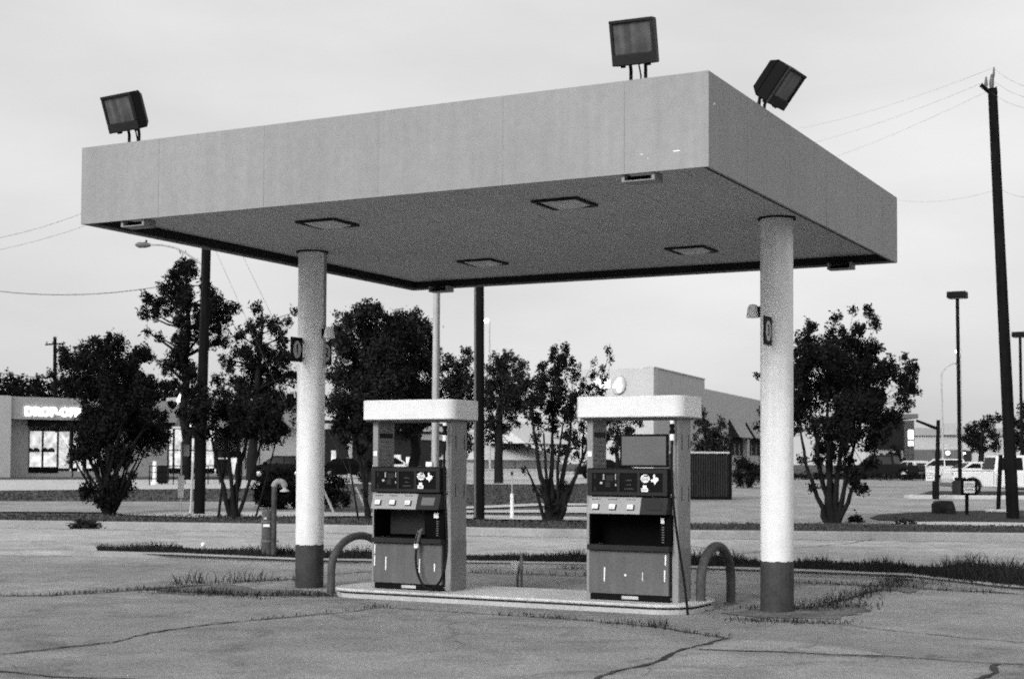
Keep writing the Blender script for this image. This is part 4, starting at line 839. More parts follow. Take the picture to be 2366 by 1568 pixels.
# wires
def wire(label, pts, rad=.012, sag=.0, group='overhead power lines', name='power_line', cat='power line'):
    pts = [np.array(p, float) for p in pts]; out = []
    for a, b in zip(pts[:-1], pts[1:]):
        for k in range(14):
            t = k / 14; q = a + (b - a) * t; q[2] -= sag * 4 * t * (1 - t); out.append(q)
    out.append(pts[-1]); o = out[0].copy()
    w = MB().tube([q - o for q in out], rad, 5).build(name, M['wire'], None, smooth=60, loc=o); return tag(w, label, cat, group)
for k, (v, vl) in enumerate(((158, 300), (185, 345), (213, 405))):
    wire(['topmost thin power line running left from the leaning pole', 'middle thin power line running left from the leaning pole', 'lowest thin power line running left from the leaning pole'][k], [PD(2294 - k * 8, v, UD), PD(1700, vl + 12, UD + 46)], .003, .5)
    wire(['topmost thin power line leaving the leaning pole to the right edge', 'middle thin power line leaving the leaning pole to the right edge', 'lowest thin power line leaving the leaning pole to the right edge'][k], [PD(2296 - k * 3, v, UD), PD(2460, v + 52 - k * 6, UD - 14)], .003, .2)
wire('thin cable crossing the leaning pole at mid height on the right', [PD(2075, 462, UD + 14), PD(2310, 436, UD), PD(2450, 440, UD - 10)], .003, .2)
wire('dark sagging cable running left from the tall pine to the left edge', [PD(-90, 660, 125), PD(474, 640, 125)], .032, 1.1)
wire('faint thin line high at the left edge running to the canopy', [PD(-60, 560, 60), PD(250, 468, 60)], .007, .2)
wire('faint thin line just under the other line at the left edge', [PD(-60, 588, 60), PD(300, 482, 60)], .006, .2)
wire('thin cable at far left running to the distant crossarm pole', [PD(-60, 848, 112), PD(127, 872, 118)], .03, .2)
def guy(label, top, bot, D, gv):
    a, b = PD(*top, D), PD(*bot, D); r = thing('guy_wire', label, 'guy wire', b, 0, 'guy wires of the left utility pole'); d = a - b
    MB().tube([(0, 0, 0), d], .0045, 5).build('wire', M['wire'], r); L = np.linalg.norm(d)
    MB().tube([d * .0, d * (gv / L)], .035, 8).build('guard', M['lgrey'], r, smooth=60)
guy('longer guy wire ending just right of the left column in a pale guard', (474, 525), (773, 1188), LD, 2.4)
guy('guy wire ending at the left edge of the left pump in a pale guard', (476, 418), (856, 1195), LD, 1.0)
guy('near vertical guy wire with pale guard close beside the left utility pole', (470, 600), (440, 1187), LD - .6, 1.5)
# small posts and signs
def post_sign(): pass
r, b, t, D = lean_pole('sign_post', 'thin pale sign post with a small square sign and a lower marker plate', 'sign', 418, 1184, 419, 1020, .02, .02, M['galv'])
c = loc(r, 431, 1040, D); MB().obox(c, ax * .085, ay * .01, (0, 0, .17)).build('plate', M['pgrey'], r)
c = loc(r, 418, 1123, D - .04); MB().prism([(c[0] + ax[0] * x + ay[0] * y, c[1] + ax[1] * x + ay[1] * y) for x, y in ((-.09, -.012), (.09, -.012), (.09, .012), (-.09, .012))], c[2] - .33, c[2] + .33).build('marker_plate', M['lgrey'], r)
r, b, t, D = lean_pole('marker_post', 'white utility marker post on the grass between the pumps', 'post', 1183, 1197, 1183, 1140, .055, .05, M['mark'])
MB().tube([loc(r, 1183, 1140, D), loc(r, 1183, 1095, D)], .015, 6).build('rod', M['lgrey'], r); MB().lathe([(.03, 0), (.04, .05), (.03, .1)], tuple(loc(r, 1183, 1097, D)), 8).build('cap', M['dgrey'], r)
r, b, t, D = lean_pole('arm_post', 'dark steel post with a slanted arm rising to its left near the parking light', 'post', 2164, 1146, 2168, 970, .10, .075, M['black'], 62)
MB().tube([loc(r, 2117, 971, D), loc(r, 2166, 990, D)], [.05, .07], 8).build('slanted_arm', M['black'], r, smooth=60)
def lot_sign(label, ub, vb, u0, u1, v0, v1, D, frame):
    r, b, t, D = lean_pole('parking_sign', label, 'sign', ub, vb, ub, v1 - 2, .055, .055, M['black'], D)
    a = loc(r, u0, v1, D - .08); c = loc(r, u1, v0, D - .08); m_ = (a + c) / 2; w = np.linalg.norm((c - a)[:2]) / 2; h = (c - a)[2] / 2
    if frame: MB().obox(m_ + ay * .035, ax * (w + .08), ay * .03, (0, 0, h + .07)).build('frame', M['black'], r)
    p = MB().obox(m_, ax * w, ay * .004, (0, 0, h)).build('plate', M['white'], r); e = MB()
    for k, n in ((0, 5), (2, 4)):
        z = h * (.55 - k * .5)
        for i in range(n): e.obox(m_ - ay * .006 + ax * (w * .78 * (2 * (i + .5) / n - 1)) + np.array([0, 0, z]), ax * (w * .55 / n), ay * .001, (0, 0, h * .085))
    e.build('small_lettering', M['black'], p)
    o = text_mesh('lettering', 'TOWED', h * .36, M['black'], p, face_m(m_ - ay * .008 + np.array([0, 0, .02]), ax), .001, .0)
lot_sign('small white notice sign on a short black post beside the slanted arm post', 2157, 1147, 2139, 2159, 1087, 1110, 62.6, False)
lot_sign('small white notice sign in a black frame in front of the parking light base', 2234, 1187, 2227, 2252, 1111, 1138, dg(2234, 1190), True)
p = G(2180, 1187); bm = bmesh.new(); bmesh.ops.create_icosphere(bm, subdivisions=3, radius=1)
for v in bm.verts:
    n_ = 1 + .10 * math.sin(v.co.x * 5 + 1) * math.cos(v.co.y * 4) + .07 * math.sin(v.co.z * 7 + v.co.x * 3)
    v.co = Vector((max(-.33, min(.33, v.co.x * .40 * n_)) , v.co.y * .4 * n_, max(-.1, min(.42, v.co.z * .5 * n_ + .05))))
me = bpy.data.meshes.new('boulder'); bm.to_mesh(me); bm.free(); me.materials.append(M['rock']); o = bpy.data.objects.new('boulder', me); COL.objects.link(o); o.location = p; o.rotation_euler = (0, 0, YAW)
tag(o, 'dark flat topped boulder at the edge of the dark planting bed', 'boulder')
r, b, t, D = lean_pole('slim_post', 'slim dark post on a pale footing left of the leaning utility pole', 'post', 2306, 1180, 2312, 1050, .07, .065, M['black'], dg(2306, 1183))
MB().box(-.35, .35, -.3, .3, -.05, .10).build('footing', M['pale'], r, bevel=.02)

# ================================================================== buildings
class Bld:
    def __init__(s, name, label, cat, A, B):
        s.o = np.array([A[0], A[1], gz(*A)]); s.r = thing(name, label, cat, s.o)
        s.e = np.array([B[0] - A[0], B[1] - A[1]]); s.L = np.linalg.norm(s.e); s.e /= s.L
        s.n = np.array([s.e[1], -s.e[0]])                      # outward normal: towards the camera
        if s.n @ (CAM[:2] - s.o[:2]) < 0: s.n = -s.n
    def pt(s, t, off): return s.e * t + s.n * off              # metres along, metres out of the wall
    def box(s, mb, t0, t1, z0, z1, o0, o1): return mb.prism([tuple(s.pt(t, o)) for t, o in ((t0, o0), (t1, o0), (t1, o1), (t0, o1))], z0, z1)
    def part(s, name, mt, t0, t1, z0, z1, o0, o1, par=None): return s.box(MB(), t0, t1, z0, z1, o0, o1).build(name, mt, par or s.r)
    def at(s, u):                                              # distance along the wall where column u meets it
        d = ray(u, 1080)[:2]; A = np.array([[s.e[0], -d[0]], [s.e[1], -d[1]]]); return np.linalg.solve(A, CAM[:2] - s.o[:2])[0]
    def z(s, u, v): t = s.at(u); p = s.o[:2] + s.e * t; return PD(u, v, dist(*p))[2] - s.o[2]
    def txt(s, txt, u, v, h, mt, off, par=None, ext=.05, bold=.02):
        t = s.at(u); q = s.pt(t, off); xd = s.e if s.e @ RGT > 0 else -s.e
        return text_mesh('lettering', txt, h, mt, par or s.r, face_m((q[0], q[1], s.z(u, v)), (xd[0], xd[1], 0)), ext, bold)
# shops on the left
b = Bld('shop', 'long low shop building with lit windows and DROP-OFF lettering on its parapet', 'building', foot(-70, 104.2), foot(700, 121))
A = b.at; zt, zf = b.z(120, 919.6), b.z(120, 970); Wt = A(698)
b.part('wall', M['wallg'], 0, A(65), 0, zf, -.3, 0); b.part('wall', M['wallg'], A(65), A(228), 0, b.z(120, 1088), -.3, 0)
b.part('wall', M['wallg'], A(228), A(386), 0, zf, -.3, 0); b.part('wall', M['wallg'], A(386), A(560), 0, .25, -.3, 0); b.part('wall', M['wallp'], A(560), Wt, 0, zf, -.3, 0)
b.part('rear_wall', M['wallg'], 0, Wt, 0, zf, -18, -17.6); b.part('end_wall', M['wallg'], 0, .3, 0, zf, -17.6, -.3); b.part('end_wall', M['wallg'], Wt - .3, Wt, 0, zf, -17.6, -.3)
b.part('parapet', M['wallg'], A(8), A(395), zf, zt, -1.0, .9); b.part('corner_pier', M['wallp'], A(-20), A(12), 0, zt + .04, -1, 1.0)
b.part('parapet', M['wallg'], A(395) + .02, Wt, zf - .25, zt + .35, -1.0, .6)
b.part('soffit_band', M['black'], A(62), A(386), b.z(120, 985), zf - .01, -.2, .75)
b.part('roof', M['dgrey'], 0, Wt, zt - .6, zt - .4, -18, -1.0)
b.txt('DROP-OFF', 108, 953, .62, M['glow'], .96, None, .06, .035)
for t_, u, v, h in (('A', 405, 925, .8), ('FA', 433, 925, .8), ('DY', 432, 981, .55)): b.txt(t_, u, v, h, M['glow'], .68)
def window(u0, u1, v0, v1, mull, name='window', rail=None):
    uc = (u0 + u1) / 2; z0, z1 = b.z(uc, v1), b.z(uc, v0); t0, t1 = A(u0), A(u1)
    f = MB(); b.box(f, t0, t1, z0, z0 + .06, -.25, .02); b.box(f, t0, t1, z1 - .06, z1, -.25, .02)
    for q in mull: t = A(q); b.box(f, t - .035, t + .035, z0 + .06, z1 - .06, -.22, .02)
    if rail: zr = b.z(uc, rail); b.box(f, t0 + .04, t1 - .04, zr - .04, zr + .04, -.2, .015)
    f = f.build(name, M['black'], b.r); b.part('pane', M['lit'], t0 + .03, t1 - .03, z0 + .06, z1 - .06, -.5, -.40, f); return f
w = window(66, 165, 994, 1083, (66.5, 99, 134, 164))
b.part('sill_panel', M['black'], A(66), A(134), b.z(100, 1092), b.z(100, 1078), -.1, .03)
w = window(167, 196, 994, 1105, (167.5, 195.5), 'door', 1031); w['label'] = 'dark framed glass shop door'
b.part('poster', M['black'], A(169), A(180), b.z(180, 1100), b.z(180, 1080), -.1, -.03, w); b.part('poster', M['dgrey'], A(171), A(193), b.z(180, 1056), b.z(180, 1036), -.36, -.3, w)
window(198, 228, 994, 1083, (198.5, 228)); b.part('shelf', M['black'], A(198), A(228), b.z(215, 1087), b.z(215, 1083), -.2, .04)
for u in (72, 87, 107, 122): 
    t, z = A(u), b.z(u, 1040); c = b.pt(t, -.33); MB().lathe([(.26, z - .12), (.24, z + .06), (.12, z + .17), (.02, z + .2)], (c[0], c[1], 0), 12).build('goods_basket', M['dgrey'], b.r, smooth=60)
window(388, 500, 990, 1083, (389, 402, 428, 440, 452, 475, 499), 'window', 1040)
window(502, 560, 1055, 1100, (503, 530, 559)); window(566, 600, 990, 1083, (567, 583, 599)); b.part('awning', M['black'], A(500), A(545), b.z(520, 1055), b.z(520, 1042), .01, .9)
b.part('signboard', M['dgrey'], A(503), A(527), b.z(515, 1107), b.z(515, 1060), .02, .1)
bn = G(375, 1117); tag(MB().box(-.32, .32, -.3, .3, .12, 1.05).box(-.28, .28, -.26, .26, 0, .12).build('litter_bin', M['black'], None, bevel=.03, loc=bn), 'square black litter bin beside a pale bollard at the shop front', 'bin').rotation_euler = (0, 0, YAW)
p = G(357, 1119); tag(MB().lathe([(.2, -.05), (.2, .12), (.11, .16), (.11, 1.25), (.06, 1.31)], (0, 0, 0), 14).build('bollard', M['mark'], None, smooth=40, loc=p), 'pale post bollard in front of the shop wall beside the bin', 'bollard')
a_, c_ = G(345, 1120), G(532, 1117); r = thing('handrail', 'thin black metal handrail in front of the lit shop windows', 'railing', a_)
dv = np.array(c_) - np.array(a_); m_ = MB()
for h in (.35, .7, 1.05): m_.tube([(0, 0, h), dv + np.array([0, 0, h])], .028, 6)
m_.build('rail', M['black'], r)
for k in range(8): q = dv * k / 7; MB().tube([q + np.array([0, 0, -.05]), q + np.array([0, 0, 1.08])], .03, 6).build('post', M['black'], r)
# low dark building in the middle
b = Bld('dark_building', 'low dark building with a pale eave line behind the oaks', 'building', foot(752, 122), foot(1048, 132)); A = b.at
z1 = b.z(800, 985); b.part('wall', M['walld'], 0, b.L, 0, z1 - .3, -9, 0); b.part('eave', M['wallp'], -.2, b.L + .2, z1 - .25, z1 + .2, -9.3, .5); b.part('roof', M['roofd'], .2, b.L - .2, z1 + .2, z1 + .5, -9, -.2)
b.part('sign_band', M['wallp'], A(972), A(1040), b.z(1000, 1016), b.z(1000, 1003), .01, .15)
for u0, u1, v0, v1 in ((828, 858, 1045, 1066), (765, 775, 1040, 1080), (900, 925, 1050, 1075), (938, 955, 1055, 1080)): b.part('window', M['lit'], A(u0), A(u1), b.z(u0, v1), b.z(u0, v0), .01, .05)
b.part('pier', M['wallp'], A(802), A(808), 0, z1 - .4, .02, .3)
# hip roofed building in the centre
b = Bld('hip_roof_building', 'low grey walled building with a pale hipped roof seen between the pumps', 'building', foot(1108, 128), foot(1300, 138)); A = b.at
ze = b.z(1200, 1062); zr = b.z(1200, 1008); zr2 = b.z(1200, 985)
b.part('wall', M['wallg'], .5, b.L - .5, 0, ze, -10, 0); b.part('base_band', M['mgrey'], .5, b.L - .5, 0, ze * .45, .01, .05)
def hip(t0, t1, o0, o1, za, zb, inset, name, mt):
    q = [b.pt(t, o) for t, o in ((t0, o0), (t1, o0), (t1, o1), (t0, o1))]; w = [b.pt(t, o) for t, o in ((t0 + inset, (o0 + o1) / 2), (t1 - inset, (o0 + o1) / 2))]
    vs = [(p[0], p[1], za) for p in q] + [(p[0], p[1], zb) for p in w]
    MB().add(vs, [(0, 1, 5, 4), (1, 2, 5), (2, 3, 4, 5), (3, 0, 4), (0, 3, 2, 1)]).build(name, mt, b.r)
hip(0, b.L, .8, -10.8, ze, zr, 2.5, 'roof', M['roofp']); hip(A(1180), A(1290), 1.6, -6, zr - .6, zr2 + .4, 1.0, 'roof', M['roofp'])
for u in (1150, 1190): b.part('downpipe', M['lgrey'], A(u), A(u) + .12, 0, ze, .06, .16)
# pale low wall strip by the centre lot
b = Bld('low_wall', 'long pale low wall along the far car park seen between the pumps', 'wall', foot(1060, 116), foot(1290, 120)); b.part('wall_panel', M['wallp'], 0, b.L, 0, .55, -.3, 0); b.part('coping', M['pale'], -.05, b.L + .05, .55, .65, -.35, .05)
# big store on the right
b = Bld('big_store', 'large pale store block with stepped parapet and gabled entrance behind the right pump', 'building', foot(1340, 165), foot(1510, 160)); A = b.at
D0 = 160; z1 = b.z(1510, 849); E2 = foot(1640, 185); o2 = b.o[:2]
b.part('wall', M['wallw'], 0, b.L, 0, z1, -1, 0)
S = Bld.__new__(Bld); S.o = np.array([*foot(1510, 160), b.o[2]]); S.r = b.r; S.e = np.array(E2) - S.o[:2]; S.L = np.linalg.norm(S.e); S.e /= S.L; S.n = np.array([S.e[1], -S.e[0]])
if S.n @ (CAM[:2] - S.o[:2]) < 0: S.n = -S.n
off = S.o - b.o
class Sh(Bld):
    def pt(s, t, o): return s.e * t + s.n * o + off[:2]
S.__class__ = Sh
t1 = S.at(1628); S.part('side_wall', M['wallw'], .02, t1, 0, z1, -1, 0); tW = S.at(1800)
zl = S.z(1628, 897); S.part('wing_wall', M['wallw'], t1 + .02, tW, 0, zl, -12, -.1)
S.part('coping', M['wallw'], .0, t1, z1, z1 + .12, -1.1, .1)
for ua, va, ue, ve, un in ((1685, 968, 1710, 1011, 1717), (1724, 975, 1747, 1013, 1756)):
    a0, a1 = S.at(ua), S.at(un); za, zb = S.z(ua, va), S.z(ua, ve - 1)
    lo_, hi_ = 0., 12.                                         # how far out the awning reaches so that its tip stands at column ue
    for _ in range(40):
        m2 = (lo_ + hi_) / 2; w2 = b.o[:2] + S.pt(a0, m2) ; lat = (w2 - CAM[:2]) @ RGT; dd = (w2 - CAM[:2]) @ FWD
        if 1183 + F * lat / dd < ue: lo_ = m2
        else: hi_ = m2
    out_ = lo_; q = [S.pt(a0, 0), S.pt(a0, out_), S.pt(a1, 0), S.pt(a1, out_)]
    vs = [(*q[0], zb), (*q[0], za), (*q[1], zb), (*q[2], zb), (*q[2], za), (*q[3], zb)]
    aw = MB().add(vs, [(0, 1, 2), (3, 5, 4), (0, 3, 4, 1), (0, 2, 5, 3)]).add([(p[0], p[1], p[2] + .03) for p in (vs[1], vs[4], vs[5], vs[2])], [(0, 1, 2, 3)], 1).build('awning', [M['walld'], M['wallg']], S.r)
    w_ = S.part('window', M['walld'], a0 + .2, a1 - .3, S.z(ua, 1050), zb - .05, -.09, .05)
    for k in range(1, 3): t = a0 + (a1 - a0) * k / 3; S.part('mullion', M['lgrey'], t - .1, t + .1, S.z(ua, 1050), S.z(ua, 1026), .052, .12, w_)
    S.part('pier', M['wallw'], a1 - .2, a1 + 1.4, 0, zb - .1, -.05, .6)
# round lit sign on the store
t = b.at(1430); z = b.z(1430, 888); r = thing('round_sign', 'round pale sign with a glowing numeral 4 just above the right pump', 'sign', (*(b.o[:2] + b.pt(t, 0)), b.o[2] + z))
n = 32; rad = 19 / F * 165; vs = []
for o_ in (.02, .3): vs += [(b.e[0] * rad * math.cos(2 * math.pi * k / n) + b.n[0] * o_, b.e[1] * rad * math.cos(2 * math.pi * k / n) + b.n[1] * o_, rad * 1.15 * math.sin(2 * math.pi * k / n)) for k in range(n)]
MB().add(vs, [tuple(range(n)), tuple(range(n, 2 * n))] + [(k, (k + 1) % n, n + (k + 1) % n, n + k) for k in range(n)]).build('disc', M['lgrey'], r)
text_mesh('numeral', '4', rad * 1.5, M['glow'], r, face_m((b.n[0] * .36, b.n[1] * .36, -rad * .15), (*(b.e if b.e @ RGT > 0 else -b.e), 0)), .05, .09)
b.part('lit_panel', M['glow'], b.at(1376), b.at(1408), b.z(1390, 897), b.z(1390, 878), .02, .2)
# far right: brick block and pale store
b = Bld('brick_building', 'dark brick block with two lit sign panels at far right', 'building', foot(2030, 150), foot(2088, 150)); A = b.at
z1 = b.z(2060, 966); zb = b.z(2060, 1037); b.part('wall', M['wallg'], 0, b.L, 0, zb, -4, -.3); b.part('upper_wall', M['brick'], 0, b.L, zb, z1, -4, 0); b.part('coping', M['mgrey'], -.3, b.L + 1.4, z1, z1 + .45, -4.3, .3)
for k in range(4): b.part('dark_window', M['walld'], b.L * (.06 + .24 * k), b.L * (.2 + .24 * k), .6, zb - .4, -.299, -.2); b.part('sign_tower', M['mgrey'], b.L + .01, A(2111), 0, z1 - .2, -4, .25)
for v0, v1 in ((993, 1014), (1019, 1029)): b.part('lit_sign', M['glow'], A(2097), A(2108), b.z(2100, v1), b.z(2100, v0), .26, .4)
b = Bld('pale_store', 'pale low store with a grey parapet band at far right', 'building', foot(2090, 172), foot(2420, 172)); A = b.at
z1 = b.z(2160, 988); z2 = b.z(2160, 1006); b.part('wall', M['wallp'], 0, b.L, 0, z2, -14, 0); b.part('parapet_band', M['wallg'], -.2, b.L, z2, z1, -14.2, .3); b.part('window_band', M['mgrey'], A(2112), A(2232), b.z(2160, 1066), b.z(2160, 1038), .01, .06)
b.part('dark_doorway', M['walld'], A(2160), A(2172), 0, b.z(2165, 1042), .07, .12); b.part('dark_doorway', M['walld'], A(2226), A(2244), 0, b.z(2165, 1040), .07, .12)
b.part('sign_block', M['lgrey'], A(2178), A(2208), z2 + .1, z1 + .5, .31, .45)
t, z = A(2188), b.z(2188, 1046); c = b.pt(t, .4); MB().lathe([(.05, z - .22), (.18, z - .14), (.23, z), (.18, z + .14), (.05, z + .22)], (c[0], c[1], 0), 14).build('lit_lamp', M['lampglow'], b.r, smooth=60)
t, z = A(2226), b.z(2226, 1047); c = b.pt(t, .4); MB().lathe([(.05, z - .12), (.12, z), (.05, z + .12)], (c[0], c[1], 0), 12).build('lit_lamp', M['lampglow'], b.r, smooth=60)
# ribbed container
a_, c_ = foot(1560, 60), foot(1683, 60.0); b = Bld('ribbed_container', 'dark ribbed metal container with a pale top rim behind the right pump', 'container', a_, c_); A = b.at
zt = b.z(1650, 1047); m_ = MB(); k = 22; w = b.L / k
poly = []
for i in range(k): poly += [(i * w, 0), (i * w + w * .35, 0), (i * w + w * .5, -.07), (i * w + w * .85, -.07)]
poly += [(b.L, 0), (b.L, -2.4), (0, -2.4)]
m_.prism([tuple(b.pt(t, o)) for t, o in poly], .14, zt); m_.build('ribbed_body', M['tank'], b.r)
b.part('top_rim', M['lgrey'], -.04, b.L + .04, zt, zt + .07, -2.44, .05); b.part('base_frame', M['black'], -.02, b.L + .02, -.02, .14, -2.42, .02); b.part('corner_post', M['black'], b.L + .001, b.L + .14, .0, zt, -2.4, .02)

# ================================================================== vehicles
def vehicle(name, label, loc_, rz, prof, cab, L, W, mt, wheels, wr, taper=.80, lights=True, rails=None):
    r = thing(name, label, 'pickup truck' if 'pickup' in name else 'car', loc_, rz)
    # body with wheel arches
    poly = []
    bz = min(p[1] for p in prof)
    under = [(-L / 2 + .05, bz)]
    for wx in sorted(wheels): under += [(wx - wr * 1.18 * math.cos(a), max(bz, wr + wr * 1.18 * math.sin(a))) for a in [math.pi * k / 8 for k in range(9)]]
    under += [(L / 2 - .05, bz)]
    top = [p for p in prof if p[1] > bz + .01]
    poly = under + top[::-1]
    body = MB().xprism(poly, -W / 2, W / 2).build('body', mt, r, bevel=.05)
    n = len(cab); vs = [(p[0], -W / 2 * (1 if p[1] < cab[0][1] + .03 else taper) + .01, p[1]) for p in cab] + [(p[0], W / 2 * (1 if p[1] < cab[0][1] + .03 else taper) - .01, p[1]) for p in cab]
    fs = [tuple(range(n)), tuple(range(n, 2 * n))[::-1]] + [(i, n + i, n + (i + 1) % n, (i + 1) % n) for i in range(n)]
    cb = MB().add(vs, fs).build('cab', mt, r, bevel=.04)
    # glass: side windows, windscreen, rear window
    (x0, zb), (x1, zt), (x2, _), (x3, _) = cab[0], cab[1], cab[2], cab[3]
    def sidew(xa, xb, xc, xd, s):
        za, zc = zb + .07, zt - .09; ya = lambda z: s * (W / 2 * (1 + (taper - 1) * (z - zb) / (zt - zb)) - .006)
        v_ = [(xa, ya(za), za), (xb, ya(za), za), (xc, ya(zc), zc), (xd, ya(zc), zc)]; v2 = [(q[0], q[1] + s * .012, q[2]) for q in v_]
        MB().add(v_ + v2, [(0, 1, 2, 3), (4, 5, 6, 7), (0, 1, 5, 4), (1, 2, 6, 5), (2, 3, 7, 6), (3, 0, 4, 7)]).build('window', M['glassd'], cb)
    m0 = (x0 + x3) / 2
    for s in (-1, 1):
        sidew(x0 + .16, m0 - .05, m0 - .05, x1 + .10, s); sidew(m0 + .05, x3 - .22, x2 - .08, m0 + .05, s)
    def screen(xa, xb, sgn, nm):
        ya, yb = W / 2 * .9, W / 2 * taper * .88; k = .012 * sgn
        lerp = lambda t: (xa + (xb - xa) * t + k, zb + (zt - zb) * t); p_, q_ = lerp(.14), lerp(.88)
        v_ = [(p_[0], -ya, p_[1]), (p_[0], ya, p_[1]), (q_[0], yb, q_[1]), (q_[0], -yb, q_[1])]; v2 = [(a_[0] + k, a_[1], a_[2]) for a_ in v_]
        MB().add(v_ + v2, [(0, 1, 2, 3), (4, 5, 6, 7), (0, 1, 5, 4), (1, 2, 6, 5), (2, 3, 7, 6), (3, 0, 4, 7)]).build(nm, M['glassd'], cb)
    screen(x3, x2, 1, 'windscreen'); screen(x0, x1, -1, 'rear_window')
    for wx in wheels:
        for s in (-1, 1):
            y0 = s * (W / 2 - .12); t_ = MB().lathe([(wr * .62, -.11), (wr * .95, -.11), (wr, -.07), (wr, .07), (wr * .95, .11), (wr * .62, .11)], (wx, y0, wr), 24, axis='y').build('wheel', M['rubber'], r, smooth=40)
            MB().lathe([(wr * .12, s * .115 - .02), (wr * .6, s * .10 - .02), (wr * .62, s * .10), (wr * .5, s * .08 + .03), (wr * .14, s * .09 + .03)], (wx, y0, wr), 16, axis='y').build('rim', M['steel'], t_, smooth=40)
    MB().box(L / 2 - .02, L / 2 + .08, -W / 2 + .06, W / 2 - .06, bz + .02, bz + .22).build('bumper', M['mgrey'], r, bevel=.03); MB().box(-L / 2 - .10, -L / 2 + .02, -W / 2 + .06, W / 2 - .06, bz + .02, bz + .20).build('bumper', M['mgrey'], r, bevel=.03)
    hz = [p[1] for p in prof if p[0] > L / 2 - .3]; hz = max(hz) if hz else .8; tz = max(p[1] for p in prof if p[0] < -L / 2 + .3)
    for s in (-1, 1):
        MB().box(L / 2 - .04, L / 2 + .015, s * W / 2 - s * .42, s * W / 2 - s * .06, hz - .26, hz - .08).build('headlight', M['lgrey'], r, bevel=.01)
        MB().box(-L / 2 - .012, -L / 2 + .03, s * W / 2 - s * .2, s * W / 2 - s * .04, tz - .42, tz - .06).build('tail_light', M['mgrey'], r, bevel=.01)
        MB().obox((x3 - .32, s * (W / 2 + .10), zb + .12), (.06, 0, 0), (0, .10, 0), (0, 0, .09)).build('mirror', mt, r, bevel=.02)
        e = MB(); 
        for xx in (m0, x3 - .15, x0 + .08): e.box(xx - .006, xx + .006, s * (W / 2 + .001), s * (W / 2 + .004), bz + .12, zb - .06)
        e.build('door_gap', M['black'], body); MB().box(m0 + .10, m0 + .26, s * (W / 2 + .002), s * (W / 2 + .03), zb - .17, zb - .13).build('door_handle', mt, body, bevel=.006)
    return r
PICK = [(-2.85, .42), (-2.88, .8), (-2.84, 1.12), (-.55, 1.13), (-.53, 1.14), (1.55, 1.14), (2.55, 1.06), (2.80, .95), (2.86, .6), (2.84, .42)]
PCAB = [(-1.02, 1.12), (-.86, 1.84), (.85, 1.86), (1.66, 1.12)]
def place(u, v, D): p = PD(u, v, D); return (p[0], p[1], gz_d(D))
tr = vehicle('pickup_truck', 'white pickup truck standing side on behind the black parking light', place(2334, 1100, 68), YAW, PICK, PCAB, 5.7, 1.95, M['carw'], (-2.0, 1.78), .39, .82)
MB().box(-2.75, -1.06, -.86, .86, 1.135, 1.15).build('bed_cover', M['dgrey'], tr); MB().tube([(-.9, -1.02, .42), (1.3, -1.02, .42)], .045, 8).build('running_board', M['steel'], tr, smooth=60); MB().box(-1.06, -1.045, -.98, .98, .5, 1.12).build('bed_gap', M['black'], tr)
vehicle('pickup_truck', 'dark pickup truck parked beyond the lot, half hidden by the right tree', place(2042, 1100, 112), YAW + R_(150), PICK, PCAB, 5.7, 1.95, M['card'], (-1.75, 1.78), .39, .82)
SED = [(-2.25, .3), (-2.28, .7), (-2.2, .92), (-1.3, .97), (1.0, .97), (1.9, .86), (2.22, .72), (2.26, .45), (2.2, .3)]; SCAB = [(-1.75, .95), (-1.0, 1.42), (.25, 1.44), (1.15, .95)]
HAT = [(-2.15, .32), (-2.2, .7), (-2.16, 1.0), (1.1, 1.0), (1.95, .9), (2.2, .75), (2.2, .32)]; HCAB = [(-2.1, .99), (-1.85, 1.60), (.35, 1.60), (1.2, .99)]
vehicle('parked_car', 'pale car seen end on beside the dark pickup in the far lot', place(2122, 1088, 118), YAW - R_(70), SED, SCAB, 4.5, 1.78, M['carp'], (-1.35, 1.35), .32)
vehicle('parked_car', 'pale high roofed car behind the slanted arm post in the far lot', place(2168, 1088, 116), YAW + R_(165), HAT, HCAB, 4.3, 1.8, M['carp'], (-1.35, 1.32), .34)
vehicle('parked_car', 'pale car just behind the bed of the white pickup', place(2262, 1088, 100), YAW + R_(14), SED, SCAB, 4.5, 1.78, M['carw'], (-1.35, 1.35), .32)
vehicle('parked_car', 'dark boxy car parked above the rounded bush left of the left column', place(650, 1090, 104), YAW + R_(172), HAT, HCAB, 4.4, 1.85, M['card'], (-1.35, 1.32), .35)
vehicle('parked_car', 'dark car parked under the oak just right of the left column', place(805, 1090, 108), YAW + R_(8), SED, SCAB, 4.5, 1.8, M['card'], (-1.35, 1.35), .33)
vehicle('parked_car', 'pale car glimpsed over the top of the left pump', place(905, 1090, 104), YAW + R_(4), HAT, HCAB, 4.3, 1.8, M['carw'], (-1.35, 1.32), .34)
vehicle('parked_car', 'dark low car glimpsed just left of the right pump', place(1400, 1088, 112), YAW + R_(4), SED, SCAB, 4.5, 1.8, M['card'], (-1.35, 1.35), .33)

# ================================================================== light, sky, camera
SUN_EL, SUN_DIR = R_(26), np.array([-.129, -.992])          # the brightest part of the cloud lies behind the camera, a little to the left
w = bpy.data.worlds.new('World'); SC.world = w; w.use_nodes = True; nt = w.node_tree; nt.nodes.clear()
out = nt.nodes.new('ShaderNodeOutputWorld'); bg = nt.nodes.new('ShaderNodeBackground'); sky = nt.nodes.new('ShaderNodeTexSky')
sky.sky_type = 'NISHITA'; sky.sun_disc = False; sky.sun_elevation = SUN_EL; sky.sun_rotation = math.atan2(SUN_DIR[0], SUN_DIR[1]); sky.dust_density = 6.0; sky.air_density = 1.0; sky.ozone_density = 1.0
bw = nt.nodes.new('ShaderNodeRGBToBW'); nt.links.new(sky.outputs[0], bw.inputs[0])
